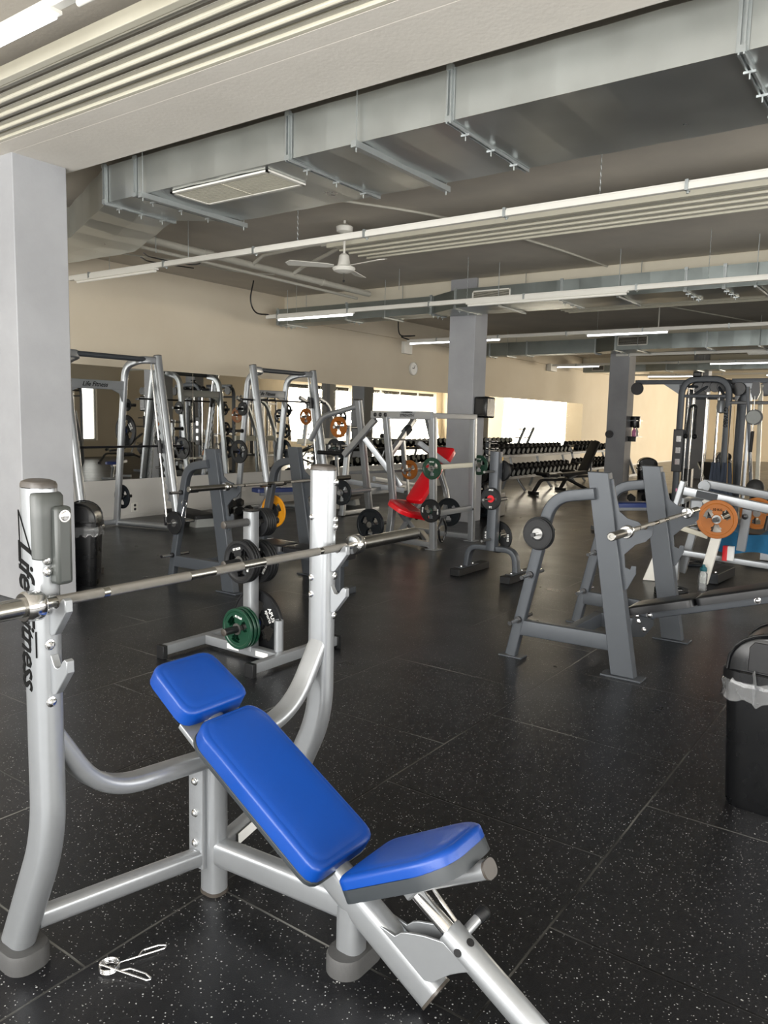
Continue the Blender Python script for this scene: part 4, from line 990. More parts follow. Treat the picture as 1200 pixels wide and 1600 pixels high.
# ================================================================== SMITH MACHINES BY THE MIRRORS
def smith(label, ox, bar_z):
    """right front upright foot at (ox, 8.45); 1.43 m wide, leaning to the wall"""
    t = thing('smith_machine', label, 'smith machine', (ox - .7, 9.0, 0), 0, None)
    si = M['silver']; L, R = ox - 1.43, ox
    for x, s in ((L, -1), (R, 1)):
        u = part(t, 'front_upright', MB().sweep([(x, 8.46, .03), (x, 8.88, 2.39)], circ(.058, 20), (1, 0, 0)), si)
        part(u, 'upright_cap', MB().sweep([(x, 8.88, 2.39), (x, 8.882, 2.40)], circ(.058, 20), (1, 0, 0)), M['cap'])
        # saw-tooth catch plate behind the upright
        poly = []; n = 14
        for i in range(n):
            z = .42 + i * .125; y = 8.46 + (z - .03) * .178 + .055
            poly += [(y + .075, z), (y + .035, z + .045), (y + .06, z + .09)]
        y0 = 8.46 + (.42 - .03) * .178; y1 = 8.46 + (2.2 - .03) * .178
        part(u, 'catch_plate', MB().yz([(y0 + .03, .40)] + poly + [(y1 + .03, 2.2)], x - s * .035, .010), M['silver_dark'])
        xr = x - s * .26
        r = part(t, 'rear_upright', MB().sweep(fillet([(xr, 9.50, .02), (xr, 9.24, 2.26), (xr, 8.90, 2.33), (x - s * .03, 8.87, 2.33)], .3, 8), rrect(.10, .065, .02, 4), (1, 0, 0)), si)
        part(t, 'base_rail', MB().sweep([(xr, 9.56, .055), (x, 8.42, .055)], circ(.045, 16)), si)
        part(t, 'guide_rod', MB().tube([(x - s * .09, 8.60, .10), (x - s * .09, 8.90, 2.30)], .0125, 12), M['chrome'])
        part(t, 'rod_buffer', MB().tube([(x - s * .09, 8.60, .08), (x - s * .09, 8.616, .20)], .034, 14), M['plastic_black'])
        for z, lt in ((.42, .17), (1.02, .17), (1.36, .17), (1.72, .15)):
            y = 9.50 - (z - .02) * .116
            g = part(t, 'weight_horn', MB().tube([(xr + s * .02, y, z), (xr + s * (.05 + lt), y, z)], .0235, 14), M['plastic_black'])
            part(t, 'horn_collar', MB().tube([(xr + s * .03, y, z), (xr + s * .05, y, z)], .035, 14), M['rubber'])
    part(t, 'top_tube', MB().tube([(L + .05, 8.90, 2.335), (R - .05, 8.90, 2.335)], .035, 16), M['charcoal'])
    part(t, 'logo_beam', MB().bar((L + .26, 9.27, 1.98), (R - .26, 9.27, 1.98), .05, .12), M['silver_dark'])
    part(t, 'logo_lettering', text_mb('Life Fitness', .085, ((L + R) / 2 - .02, 9.243, 1.98), (1, 0, 0), (0, 0, 1), .001, shear=.35, bold=.001), M['black_print'], smooth=0)
    for s, x in ((1, L + .26), (-1, R - .26)):
        part(t, 'beam_gusset', MB().prism([(0, 0), (.22, 0), (.08, -.06), (.02, -.2), (0, -.22)], (x, 9.27, 1.93), (s, 0, 0), (0, 0, 1), .02), M['silver_dark'])
    part(t, 'rear_rail', MB().bar((L + .26, 9.50, .06), (R - .26, 9.50, .06), .05, .07), si)
    yb = 8.60 + (bar_z - .10) / 2.2 * .30
    b = part(t, 'smith_bar', MB().tube([(L - .30, yb, bar_z), (R + .30, yb, bar_z)], .015, 14), M['blackbar'])
    for s, x in ((-1, L), (1, R)):
        part(t, 'bar_carriage', MB().tube([(x - s * .09, yb - .012, bar_z - .10), (x - s * .09, yb + .012, bar_z + .08)], .036, 14).box((x - s * .04, yb, bar_z), (.10, .05, .07)), M['plastic_black'])
        part(t, 'bar_hook', MB().yz([(yb, bar_z - .02), (yb - .05, bar_z + .03), (yb - .04, bar_z + .10), (yb - .07, bar_z + .12), (yb - .09, bar_z + .02), (yb - .03, bar_z - .06)], x - s * .02, .012), M['plastic_black'])
    return t
S1 = smith('silver smith machine next to the near pillar, its bar low in front of the mirror', 6.95, 1.165)
S2 = smith('second silver smith machine, right of the first, bar set at shoulder height', 10.20, 1.86)
def horn_plate(kind, R, s, z, k, label, group=None, sc=None):
    xr = R - s * .26 if s > 0 else R - 1.43 + .26
    p = plate(kind, (xr + s * (.068 + k * .024), 9.50 - (z - .02) * .116, z), label, group)
    if sc: p.scale = sc
horn_plate('apus_big', 6.95, 1, 1.36, 0, 'large blue-hubbed dark plate at chest height on the first smith machine')
horn_plate('tri_big', 6.95, 1, .42, 0, 'large dark blue plate low on the right rear post of the first smith machine', sc=(1, .86, .86))
horn_plate('plain_small', 6.95, 1, 1.72, 0, 'small black plate high on the right rear post of the first smith machine')
horn_plate('tri_big', 6.95, -1, 1.36, 0, 'large dark plate on the left rear post of the first smith machine, by the pillar')
horn_plate('plain_small', 6.95, -1, 1.72, 0, 'small black plate high on the left rear post of the first smith machine')
horn_plate('plain_grey', 10.20, -1, 1.72, 0, 'small dark plate high on the left rear post of the second smith machine')
horn_plate('apus_big', 10.20, -1, 1.02, 0, 'big dark plate on the left rear post of the second smith machine', sc=(1, .85, .85))
horn_plate('tri_big', 10.20, 1, 1.02, 0, 'big dark plate with oval grips on the right rear post of the second smith machine')
horn_plate('tri_black', 10.20, 1, 1.36, 0, 'dark grip plate at chest height on the right rear post of the second smith machine', sc=(1, .9, .9))
horn_plate('tri_small', 10.20, 1, 1.72, 0, 'small black grip plate high on the right rear post of the second smith machine')

# aerobic steps and hex dumbbells by the wall
def step(x, y, rz, label):
    t = thing('aerobic_step', label, 'aerobic step', (x, y, 0), rz, 'grey aerobic steps on the floor')
    part(t, 'platform', pad_mb(1.0, .40, .055, (0, 0, .12), (1, 0, 0), (0, 1, 0), edge=.008), M['rubber'], world=False)
    for s in (-1, 1):
        part(t, 'riser', MB().sweep([(s * .38, 0, 0), (s * .38, 0, .12)], rrect(.34, .20, .04, 4), (1, 0, 0), scales=[1.1, .95]), M['step_grey'], world=False)
step(7.62, 9.0, 1.35, 'grey aerobic step with black top between the two smith machines')
step(11.0, 8.9, .15, 'grey aerobic step at the foot of the plate-loaded row machine')
def hex_dumbbell(x, y, z, rz, label, group, s=1.0):
    t = thing('hex_dumbbell', label, 'dumbbell', (x, y, z), rz, group)
    hx = [(.062 * s * math.cos(PI / 3 * k + PI / 6), .062 * s * math.sin(PI / 3 * k + PI / 6)) for k in range(6)]
    part(t, 'handle', MB().tube([(-.07 * s, 0, .055 * s), (.07 * s, 0, .055 * s)], .014 * s, 10), M['chrome'], world=False)
    for q in (-1, 1):
        part(t, 'hex_head', MB().sweep([(q * .065 * s, 0, .055 * s), (q * .15 * s, 0, .055 * s)], hx, (0, 0, 1)), M['rubber'], world=False, bevel=.004)
for i, (x, y, z, r, l) in enumerate(((8.62, 9.35, 0, .3, 'left hex dumbbell of the floor pile behind the second smith machine'), (8.95, 9.25, 0, .2, 'right hex dumbbell of the floor pile behind the second smith machine'), (8.80, 9.3, .12, .25, 'hex dumbbell on top of the floor pile behind the second smith machine'))):
    hex_dumbbell(x, y, z, r, l, 'hex dumbbells piled by the wall', 1.15)

# blue flat bench inside the second smith machine
def flat_bench(x, y, rz, label, pad, L=1.25, leg='silver'):
    t = thing('flat_bench', label, 'weight bench', (x, y, 0), rz)
    part(t, 'bench_pad', pad_mb(L, .28, .07, (0, 0, .38), (1, 0, 0), (0, 1, 0), corner=.05), M[pad], world=False)
    part(t, 'pad_rail', MB().bar((-L / 2 + .1, 0, .35), (L / 2 - .1, 0, .35), .06, .06), M[leg], world=False)
    for s in (-1, 1):
        part(t, 'bench_leg', MB().bar((s * (L / 2 - .25), 0, .34), (s * (L / 2 - .08), 0, .05), .06, .06, (0, 1, 0)), M[leg], world=False)
        part(t, 'cross_foot', MB().bar((s * (L / 2 - .08), -.24, .04), (s * (L / 2 - .08), .24, .04), .06, .06), M[leg], world=False)
flat_bench(9.55, 8.75, -.35, 'blue padded flat bench standing inside the second smith machine', 'navy', 1.35)

# ================================================================== SILVER PRESS MACHINE WITH THE RED SEAT
h = thing('chest_press_machine', 'silver plate-loaded press machine with a bright red seat, before the middle pillar', 'weight machine', (8.6, 5.5, 0))
si = M['silver']
def hb(name, a, b, w=.07, hh=.07, m=None, ref=(0, 0, 1), par=None): return part(par or h, name, MB().bar(a, b, w, hh, ref), m or si)
hb('front_post', (8.12, 5.05, .012), (8.02, 5.05, 1.64), .075, .075, ref=(0, 1, 0)); hb('front_post', (9.08, 5.05, .012), (9.02, 5.05, 1.64), .075, .075, ref=(0, 1, 0))
part(h, 'foot_plate', MB().box2((8.05, 4.97, 0), (8.20, 5.13, .012)), si, bevel=.002); part(h, 'foot_plate', MB().box2((9.01, 4.97, 0), (9.16, 5.13, .012)), si, bevel=.002)
hb('top_tube', (7.98, 5.05, 1.66), (9.06, 5.05, 1.66), .07, .07, M['silver_dark'])
hb('top_beam', (8.00, 5.05, 1.66), (8.00, 5.95, 1.66), .075, .10)
part(h, 'brand_plate', MB().box2((7.958, 5.28, 1.635), (7.962, 5.50, 1.71)), M['silver_dark'])
part(h, 'brand_lettering', text_mb('HAMMER\nSTRENGTH', .04, (7.957, 5.39, 1.676), (0, -1, 0), (0, 0, 1), .0006, bold=.001), M['black_print'], smooth=0)
for y in (5.72, 5.80, 5.88): part(h, 'beam_bolt', MB().bolt((7.962, y, 1.66), (-1, 0, 0), .02), M['plastic_black'])
hb('mid_rail', (8.10, 5.05, .45), (9.06, 5.05, .45), .05, .07, M['silver_dark']); hb('upper_rail', (8.08, 5.05, 1.03), (9.06, 5.05, 1.03), .05, .06, M['cream_metal'])
hb('floor_rail', (8.12, 5.09, .05), (9.06, 5.85, .05), .07, .07); hb('floor_rail', (8.12, 5.08, .06), (8.25, 6.15, .06), .07, .07); hb('floor_rail', (9.08, 5.05, .06), (9.08, 6.05, .06), .07, .07)
for x, y, z in ((9.03, 5.01, .44), (9.05, 5.01, 1.10)): part(h, 'rail_bolt', MB().bolt((x, y, z), (0, -1, 0), .014), M['plastic_black'])
part(h, 'bent_post', MB().sweep(fillet([(7.95, 5.70, 1.63), (8.10, 5.66, .55), (7.95, 5.62, .10)], .3, 8), rrect(.075, .075, .008, 3), (0, 1, 0)), si)
part(h, 'bent_post', MB().sweep(fillet([(9.15, 5.85, 1.63), (9.35, 5.75, .9), (9.45, 5.65, .5), (9.05, 5.5, .2)], .3, 8), rrect(.075, .06, .008, 3), (0, 1, 0)), si)
part(h, 'tall_post', MB().sweep([(8.30, 6.18, .30), (8.05, 6.22, 1.84)], rrect(.075, .075, .008, 3), (0, 1, 0)), si)
part(h, 'post_end_cap', MB().box((8.045, 6.22, 1.85), (.085, .085, .015)), M['plastic_black'])
part(h, 'curved_arm', MB().sweep(fillet([(8.05, 6.25, 1.76), (7.95, 6.75, 1.62), (7.95, 6.95, 1.30)], .3, 8), circ(.036, 14)), si)
for a, b in (((8.0, 5.90, 1.60), (8.0, 6.40, 1.12)), ((8.05, 6.1, 1.35), (8.25, 5.65, .75)), ((8.45, 5.55, 1.32), (8.95, 5.35, 1.0)), ((8.2, 5.8, 1.15), (8.9, 5.9, 1.62))):
    hb('press_arm', a, b, .06, .075)
part(h, 'black_grip', MB().tube([(8.0, 6.40, 1.14), (8.0, 6.85, 1.14)], .028, 14), M['rubber'])
part(h, 'arm_buffer', MB().bar((8.62, 5.87, 1.42), (8.72, 5.86, 1.5), .09, .09), M['charcoal_dark'])
part(h, 'lever', MB().tube([(8.2, 5.2, 1.35), (8.2, 6.2, 1.35)], .012, 10), M['chrome'])
# seat assembly
su = Vector((.80, 0, -.26)).normalized(); sn = Vector((.26, 0, .80)).normalized()
part(h, 'seat_pad', pad_mb(.54, .46, .06, (8.14, 5.50, .45), (1, 0, -.15), (0, 1, .50), out=[(-.27, -.10), (-.16, -.18), (.25, -.23), (.25, .23), (-.16, .18), (-.27, .10)], corner=.05), M['red'])
part(h, 'seat_panel', pad_mb(.30, .27, .006, (8.17, 5.475, .502), (1, 0, -.15), (0, 1, .50), corner=.03, edge=.002), M['darkred'])
bu = Vector((.92, 0, .80)).normalized()
part(h, 'back_pad', pad_mb(.68, .25, .07, (8.68, 5.55, .74), bu, (0, 1, 0), corner=.05), M['red'])
part(h, 'head_pad', pad_mb(.26, .32, .08, (9.10, 5.55, 1.10), bu, (0, 1, 0), corner=.05), M['red'])
hb('back_rail', (8.35, 5.55, .36), (9.25, 5.55, 1.10), .06, .06, M['silver_dark'], ref=(0, 1, 0)); hb('seat_stem', (8.10, 5.55, .44), (8.50, 5.55, .10), .06, .06, M['silver_dark'], ref=(0, 1, 0)); hb('seat_stem', (8.45, 5.55, .44), (7.95, 5.55, .06), .05, .05, M['silver_dark'], ref=(0, 1, 0))
part(h, 'seat_knob', MB().ball((8.38, 5.48, .34), .03, 12, 8), M['rubber'])
hp = {}
for (x, y, z) in ((8.10, 5.03, 1.02), (8.10, 5.03, .50), (9.12, 5.05, 1.02)): part(h, 'weight_horn', MB().tube([(x - .16, y, z), (x + .04, y, z)], .023, 14), M['hub'])
part(h, 'weight_horn', MB().tube([(7.55, 6.12, .67), (8.2, 6.12, .67)], .03, 14), si); part(h, 'weight_horn', MB().tube([(7.7, 5.75, .28), (8.1, 5.75, .28)], .023, 14), M['hub']); part(h, 'weight_horn', MB().tube([(8.95, 5.55, .33), (9.4, 5.55, .33)], .023, 14), M['hub'])
plate('tri_green', (8.0, 5.03, 1.02), 'dark green plate on the near front post of the red-seated press')
plate('tri_green', (9.22, 5.05, 1.02), 'dark green plate peeking out beyond the right post of the red-seated press')
plate('apus_ten', (8.0, 5.03, .50), 'black plate with white markings low on the near front post of the red-seated press').scale = (1, .85, .85)
plate('tri_blue', (7.60, 6.12, .67), 'dark blue grip plate left of the red seat, at seat height').scale = (1, 1.05, 1.05)
for k in range(2): plate('tri_big', (7.72 + .03 * k, 5.75, .285), ['outer large dark blue plate at floor level left of the red seat', 'inner large dark blue plate at floor level left of the red seat'][k], 'large dark blue plates low on the press machine')
plate('tri_big', (9.30, 5.55, .33), 'large dark blue plate low behind the red backrest, by the pillar')
solo('training_strap', MB().tube(spline([(8.0, 4.86, .42), (7.93, 4.86, .30), (7.98, 4.87, .16), (8.06, 4.88, .14), (8.10, 4.86, .28), (8.02, 4.85, .40), (8.0, 4.86, .42)]), .014, 8), M['plastic_black'], 'black strap hanging from the near front post of the red-seated press', 'strap')

# ================================================================== PLATE-LOADED ROW MACHINE BEHIND THE PRESS
r = thing('row_machine', 'silver plate-loaded row machine with tall curved arms, left of the red-seated press', 'weight machine', (9.6, 8.3, 0))
def rb(name, a, b, w=.07, hh=.07, m=None, ref=(0, 1, 0)): return part(r, name, MB().bar(a, b, w, hh, ref), m or si)
rb('front_leg', (9.85, 7.9, .02), (9.95, 7.9, 1.05), .07, .08)
rb('rear_leg', (9.95, 8.15, .60), (10.75, 7.3, .42), .06, .09, M['silver_dark'], (0, 0, 1))
rb('floor_beam', (9.85, 7.95, .05), (10.9, 7.95, .05), .07, .07, None, (0, 0, 1))
rb('logo_beam', (10.1, 7.6, .42), (11.6, 7.6, .42), .06, .11, M['silver_dark'], (0, 0, 1))
part(r, 'logo_lettering', text_mb('Life Fitness', .09, (10.95, 7.566, .42), (1, 0, 0), (0, 0, 1), .001, shear=.35, bold=.001), M['black_print'], smooth=0)
rb('long_arm', (9.9, 7.9, .72), (11.8, 7.5, .72), .05, .05, None, (0, 0, 1))
rb('seat_rail', (10.3, 7.6, .62), (11.5, 7.6, .45), .06, .08, M['silver_dark'], (0, 0, 1))
part(r, 'tower_post', MB().bar((11.3, 7.6, .3), (11.1, 7.6, 1.3), .07, .07, (0, 1, 0)), si)
part(r, 'short_grip', MB().tube([(9.55, 7.9, .58), (9.85, 7.9, .58)], .018, 12), M['chrome'])
part(r, 'weight_horn', MB().tube([(9.5, 7.9, 1.16), (9.95, 7.9, 1.16)], .023, 12), M['hub']); part(r, 'weight_horn', MB().tube([(9.6, 7.9, 1.46), (10.2, 7.9, 1.46)], .023, 12), M['hub'])
part(r, 'post_extension', MB().bar((9.95, 7.9, 1.03), (9.98, 7.9, 1.5), .06, .06, (0, 1, 0)), si)
plate('apus_ten', (9.62, 7.9, 1.14), 'black plate with white markings at chest height left of the row machine').scale = (1, .82, .82)
plate('tri_orange', (9.72, 7.9, 1.46), 'amber orange plate at head height on the row machine, nearer the press')
plate('tri_orange', (11.2, 7.5, .74), 'orange plate behind the red-seated press, seen between its posts')
part(r, 'weight_horn', MB().tube([(11.0, 7.5, .74), (11.3, 7.5, .74)], .023, 12), M['hub'])
# ================================================================== curved-arm machine between
c2_ = thing('shoulder_press_machine', 'silver arched-frame machine between the second smith machine and the row machine', 'weight machine', (10.6, 9.2, 0))
for x in (10.62, 11.15):
    part(c2_, 'arched_post', MB().sweep(fillet([(x + .32, 9.3, .02), (x + .20, 9.3, 1.35), (x - .02, 9.3, 1.85), (x - .28, 9.3, 1.95)], .35, 8), rrect(.075, .06, .02, 4), (0, 1, 0)), si)
part(c2_, 'inner_post', MB().bar((10.45, 9.3, 1.1), (10.6, 9.3, 1.98), .06, .06, (0, 1, 0)), si)
part(c2_, 'cross_tube', MB().bar((10.3, 9.3, 1.18), (11.35, 9.3, 1.18), .05, .10), M['cream_metal'])
part(c2_, 'floor_tube', MB().bar((10.5, 9.3, .05), (11.5, 9.3, .05), .06, .06), si)
for z in (1.62, 1.28, 1.0): part(c2_, 'weight_horn', MB().tube([(11.38, 9.3, z), (11.6, 9.3, z)], .023, 12), M['plastic_black'])
plate('tri_black', (11.5, 9.3, 1.62), 'black grip plate on the arched machine, upper right')
plate('tri_big', (11.5, 9.3, 1.02), 'large black plate on the arched machine, behind the white-marked plate').scale = (1, .85, .85)
plate('tri_orange', (10.42, 9.22, 1.62), 'amber orange plate seen between the uprights of the second smith machine').scale = (1, .86, .86)
part(c2_, 'side_horn', MB().tube([(10.3, 9.22, 1.62), (10.62, 9.25, 1.62)], .02, 12), M['hub'])
# ================================================================== DUMBBELL RACKS ALONG THE MIRRORS
def round_dumbbell_proto():
    t = thing('dumbbell', 'x', 'dumbbell')
    part(t, 'handle', MB().tube([(0, -.065, 0), (0, .065, 0)], .015, 8), M['chrome'], world=False)
    for q in (-1, 1):
        part(t, 'dumbbell_head', MB().lathe([(.0, .06), (.055, .06), (.065, .07), (.065, .145), (.055, .155), (0, .155)], (0, 0, 0), (0, q, 0), 14), M['rubber'], world=False)
        part(t, 'end_disc', MB().lathe([(0, .1552), (.050, .1552), (.050, .158), (0, .158)], (0, 0, 0), (0, q, 0), 14), M['step_grey'], world=False)
    return t
DB = None
def rack(label, x0, x1, y, tiers, feet, gl):
    t = thing('dumbbell_rack', label, 'dumbbell rack', ((x0 + x1) / 2, y, 0))
    for zi, (z, yo) in enumerate(tiers):
        part(t, 'shelf', MB().box((0.5 * (x0 + x1), y + yo, z - .118), (x1 - x0, .30, .02), Matrix.Rotation(.25, 3, 'X')), M['charcoal'], bevel=.003)
        part(t, 'shelf_lip', MB().box2((x0, y + yo - .16, z - .17), (x1, y + yo - .145, z - .11)), M['charcoal'])
    for x in feet:
        part(t, 'rack_leg', MB().sweep(fillet([(x, y - .28, .02), (x, y - .12, .22), (x, y + .02, .40), (x, y + .22, 1.0)], .2, 6), rrect(.05, .06, .01, 3), (1, 0, 0)), M['silver'])
        part(t, 'rear_leg', MB().bar((x, y + .12, .55), (x, y + .32, .02), .05, .05, (1, 0, 0)), M['silver'])
    return t
def fill(x0, x1, y, z, n, names, grp, s0=1.0, s1=1.0, rz=0):
    global DB
    for k in range(n):
        q = (k + .5) / n; x = x0 + (x1 - x0) * q; s = s0 + (s1 - s0) * q
        lab = names(k, n)
        if DB is None:
            DB = round_dumbbell_proto(); o = DB; o['label'] = lab; o['group'] = grp
        else: o = dup(DB, (x, y, z), label=lab, group=grp)
        o.location = (x, y, z); o.scale = (s, s, s); o.rotation_euler = (.25, 0, rz)
rack('long two-tier dumbbell rack under the mirrors, right of the middle pillar', 14.6, 20.0, 8.12, ((.955, .20), (.485, -.05)), (15.2, 16.6, 18.1, 19.7), '')
up = lambda w: (lambda k, n: 'round black dumbbell on the %s of the long rack under the mirrors' % w)
fill(14.8, 19.9, 8.30, .985, 20, up('upper tier'), 'dumbbells on the upper tier of the long rack', 1.3, 1.3)
fill(14.8, 19.9, 8.05, .515, 20, up('lower tier'), 'dumbbells on the lower tier of the long rack', 1.4, 1.4)
rack('short far dumbbell rack beyond the long one, beside the corner', 20.6, 23.4, 8.3, ((.94, .20), (.47, -.05)), (20.8, 23.2), '')
fill(20.7, 23.3, 8.5, .985, 9, lambda k, n: 'dumbbell on the upper tier of the short far rack', 'dumbbells on the upper tier of the far rack', 1.4, 1.4, .35)
fill(20.7, 23.3, 8.25, .515, 9, lambda k, n: 'dumbbell on the lower tier of the short far rack', 'dumbbells on the lower tier of the far rack', 1.4, 1.4, .35)
# upright stand of chrome dumbbells beside the middle pillar
vt = thing('dumbbell_tower', 'narrow upright stand for small chrome dumbbells, right of the middle pillar', 'dumbbell rack', (14.45, 7.62, 0))
part(vt, 'stand_post', MB().bar((14.45, 7.72, .03), (14.45, 7.72, 1.27), .08, .08, (0, 1, 0)), M['charcoal'])
part(vt, 'stand_base', MB().box2((14.15, 7.45, 0), (14.75, 7.95, .04)), M['charcoal'], bevel=.01)
for k in range(8): part(vt, 'cradle', MB().box((14.45, 7.64, .14 + k * .145), (.34, .10, .012)), M['charcoal'])
for k in range(8):
    for s in (-1, 1):
        t = thing('chrome_dumbbell', 'small chrome dumbbell in the %s column of the narrow upright stand' % ('left' if s < 0 else 'right'), 'dumbbell', (14.45 + s * .085, 7.62, .185 + k * .145), 0, 'chrome dumbbells in the %s column of the stand' % ('left' if s < 0 else 'right'))
        rr = .03 + .012 * (7 - k) / 7
        part(t, 'handle', MB().tube([(0, -.05, 0), (0, .05, 0)], .011, 8), M['chrome'], world=False)
        for q in (-1, 1): part(t, 'round_head', MB().ball((0, q * .065, 0), rr, 12, 8), M['chrome'], world=False)
# small barbell tree whose arms show beyond the far rack
bs = thing('barbell_stand', 'grey slanted storage stand with short pegs beyond the far dumbbell rack', 'storage rack', (24.6, 8.3, 0))
for x in (24.3, 25.0):
    part(bs, 'stand_post', MB().bar((x, 8.0, .05), (x, 8.6, 1.45), .08, .08, (1, 0, 0)), M['silver_dark'])
    for z in (1.1, 1.38): part(bs, 'peg', MB().tube([(x - .45, 8.0 + .6 * z / 1.45, z), (x, 8.0 + .6 * z / 1.45, z)], .02, 8), M['silver_dark'])
part(bs, 'stand_foot', MB().box2((24.1, 7.9, 0), (25.2, 8.7, .06)), M['silver_dark'])

# ================================================================== BLACK ADJUSTABLE BENCHES
def adj_bench(x, y, rz, label, ang):
    t = thing('adjustable_bench', label, 'weight bench', (x, y, 0), rz)
    bk = M['plastic_black']
    part(t, 'seat_pad', pad_mb(.34, .30, .06, (-.38, 0, .40), (1, 0, .06), (0, 1, 0), corner=.05), M['blackpad'], world=False)
    a = math.radians(ang); u = Vector((math.cos(a), 0, math.sin(a)))
    part(t, 'back_pad', pad_mb(.85, .30, .06, Vector((-.17, 0, .41)) + u * .44, u, (0, 1, 0), corner=.05), M['blackpad'], world=False)
    part(t, 'spine', MB().sweep(fillet([(-.85, 0, .05), (-.66, 0, .33), (.1, 0, .34), (.66, 0, .10)], .15, 6), rrect(.06, .08, .01, 3), (0, 1, 0)), bk, world=False)
    part(t, 'front_foot', MB().bar((-.85, -.16, .04), (-.85, .16, .04), .07, .07), bk, world=False)
    part(t, 'rear_foot', MB().bar((.68, -.28, .04), (.68, .28, .04), .07, .07), bk, world=False)
    part(t, 'support_strut', MB().bar((.1, 0, .33), Vector((-.17, 0, .41)) + u * .55, .04, .04, (0, 1, 0)), M['silver'], world=False)
    part(t, 'leg_roller', MB().tube([(-.62, -.2, .46), (-.62, .2, .46)], .045, 14), M['rubber'], world=False)
    return t
adj_bench(18.3, 7.0, -.45, 'black adjustable bench with its back raised, in front of the long dumbbell rack', 62)
adj_bench(16.75, 6.95, -.5, 'black adjustable bench lying flat, nearest in front of the long dumbbell rack', 4)
adj_bench(17.9, 4.05, .5, 'black adjustable bench seen between the slim pillar and the cable station', 25)
flat_bench(11.6, 3.75, -.72, 'navy blue bench seen between the two posts of the right charcoal bench', 'navy', 1.1)

# ================================================================== AROUND THE SLIM PILLAR
bin_('trash_bin', 18.9, 5.75, 'black bin with a pale liner at the foot of the slim pillar', .4, .62, .38, .46)
bin_('trash_bin', 25.9, 5.55, 'black bin with a pale liner far off, seen through the cable station', .4, .62, .38, .46)
sh = thing('wall_shelf', 'small dark shelf on the right side of the slim pillar', 'shelf', (18.3, 5.92, 1.33))
part(sh, 'shelf_board', MB().box2((18.1, 5.80, 1.325), (18.55, 6.03, 1.34)), M['plastic_black']); part(sh, 'shelf_bracket', MB().box2((18.2, 5.84, 1.22), (18.22, 6.03, 1.325)), M['plastic_black'])
for k, (x, m_) in enumerate(((18.22, 'pink'), (18.40, 'wood_white'))):
    t = thing('spray_bottle', ['spray bottle with pink liquid on the small shelf of the slim pillar', 'clear white spray bottle beside the pink one on the small shelf'][k], 'bottle', (x, 5.90, 1.34))
    part(t, 'bottle_body', MB().lathe([(.0, 0), (.045, 0), (.048, .01), (.048, .12), (.02, .17), (.02, .19), (0, .19)], n=16), M[m_], world=False)
    part(t, 'spray_head', MB().box((0.0, -.015, .215), (.03, .08, .04)).box((0, 0, .195), (.022, .022, .02)), M['plastic_black'], world=False)
rd = thing('roll_dispenser', 'black roll dispenser on the right side of the slim pillar', 'dispenser', (18.3, 5.93, 1.55))
part(rd, 'dispenser_case', MB().lathe([(0, 0), (.11, 0), (.115, .02), (.115, .24), (.11, .26), (0, .26)], (18.3, 5.91, 1.55), (0, 0, 1), 20), M['bin'])
part(rd, 'dispenser_bracket', MB().box2((18.1, 5.82, 1.70), (18.6, 6.03, 1.715)), M['silver_dark'])
for k, (x, y, l) in enumerate(((16.3, 5.25, 'left dark dumbbell on the floor right of the slim pillar'), (16.7, 4.95, 'middle dark dumbbell on the floor right of the slim pillar'), (17.2, 4.8, 'right dark dumbbell on the floor right of the slim pillar'))):
    hex_dumbbell(x, y, 0, .4 + k, l, 'dark dumbbells on the floor by the slim pillar', 1.3)
hand = thing('wall_hook', 'small black hook plate on the left edge of the slim pillar', 'hook', (17.98, 6.45, 1.36))
part(hand, 'hook_plate', MB().lathe([(0, 0), (.09, 0), (.09, .06), (0, .06)], (18.0, 6.40, 1.38), (-1, 0, 0), 20), M['plastic_black'])
# black bags / kettlebell stand by the middle pillar
kb = thing('plate_storage_cart', 'black storage stand with round pockets between the press and the charcoal tree', 'storage rack', (11.7, 6.25, 0))
part(kb, 'stand_body', MB().box2((11.45, 6.0, .0), (11.95, 6.45, .42)), M['plastic_black'], bevel=.02)
part(kb, 'stand_scoop', MB().lathe([(.12, 0), (.19, .02), (.20, .2), (.18, .2), (.11, .02)], (11.45, 6.22, .70), (-.8, -.5, .35), 24), M['bin'])
part(kb, 'stand_post', MB().bar((11.65, 6.3, .4), (11.65, 6.3, 1.0), .06, .06, (0, 1, 0)), M['charcoal'])
for k in range(3): plate('tri_small', (11.40 - .03 * k, 6.2, .48), ['rear black plate on the storage stand by the middle pillar', 'middle black plate on the storage stand by the middle pillar', 'front black plate on the storage stand by the middle pillar'][k], 'black plates on the storage stand by the pillar')
plate('tri_big', (11.36, 6.12, .22), 'large black plate leaning low on the storage stand by the middle pillar')
solo('wall_hook_rail', MB().box2((11.12, 6.06, 1.36), (11.14, 6.32, 1.375)).box2((11.12, 6.1, 1.24), (11.13, 6.12, 1.37)), M['plastic_black'], 'thin dark hook rail low on the right side of the middle pillar', 'hook rail')

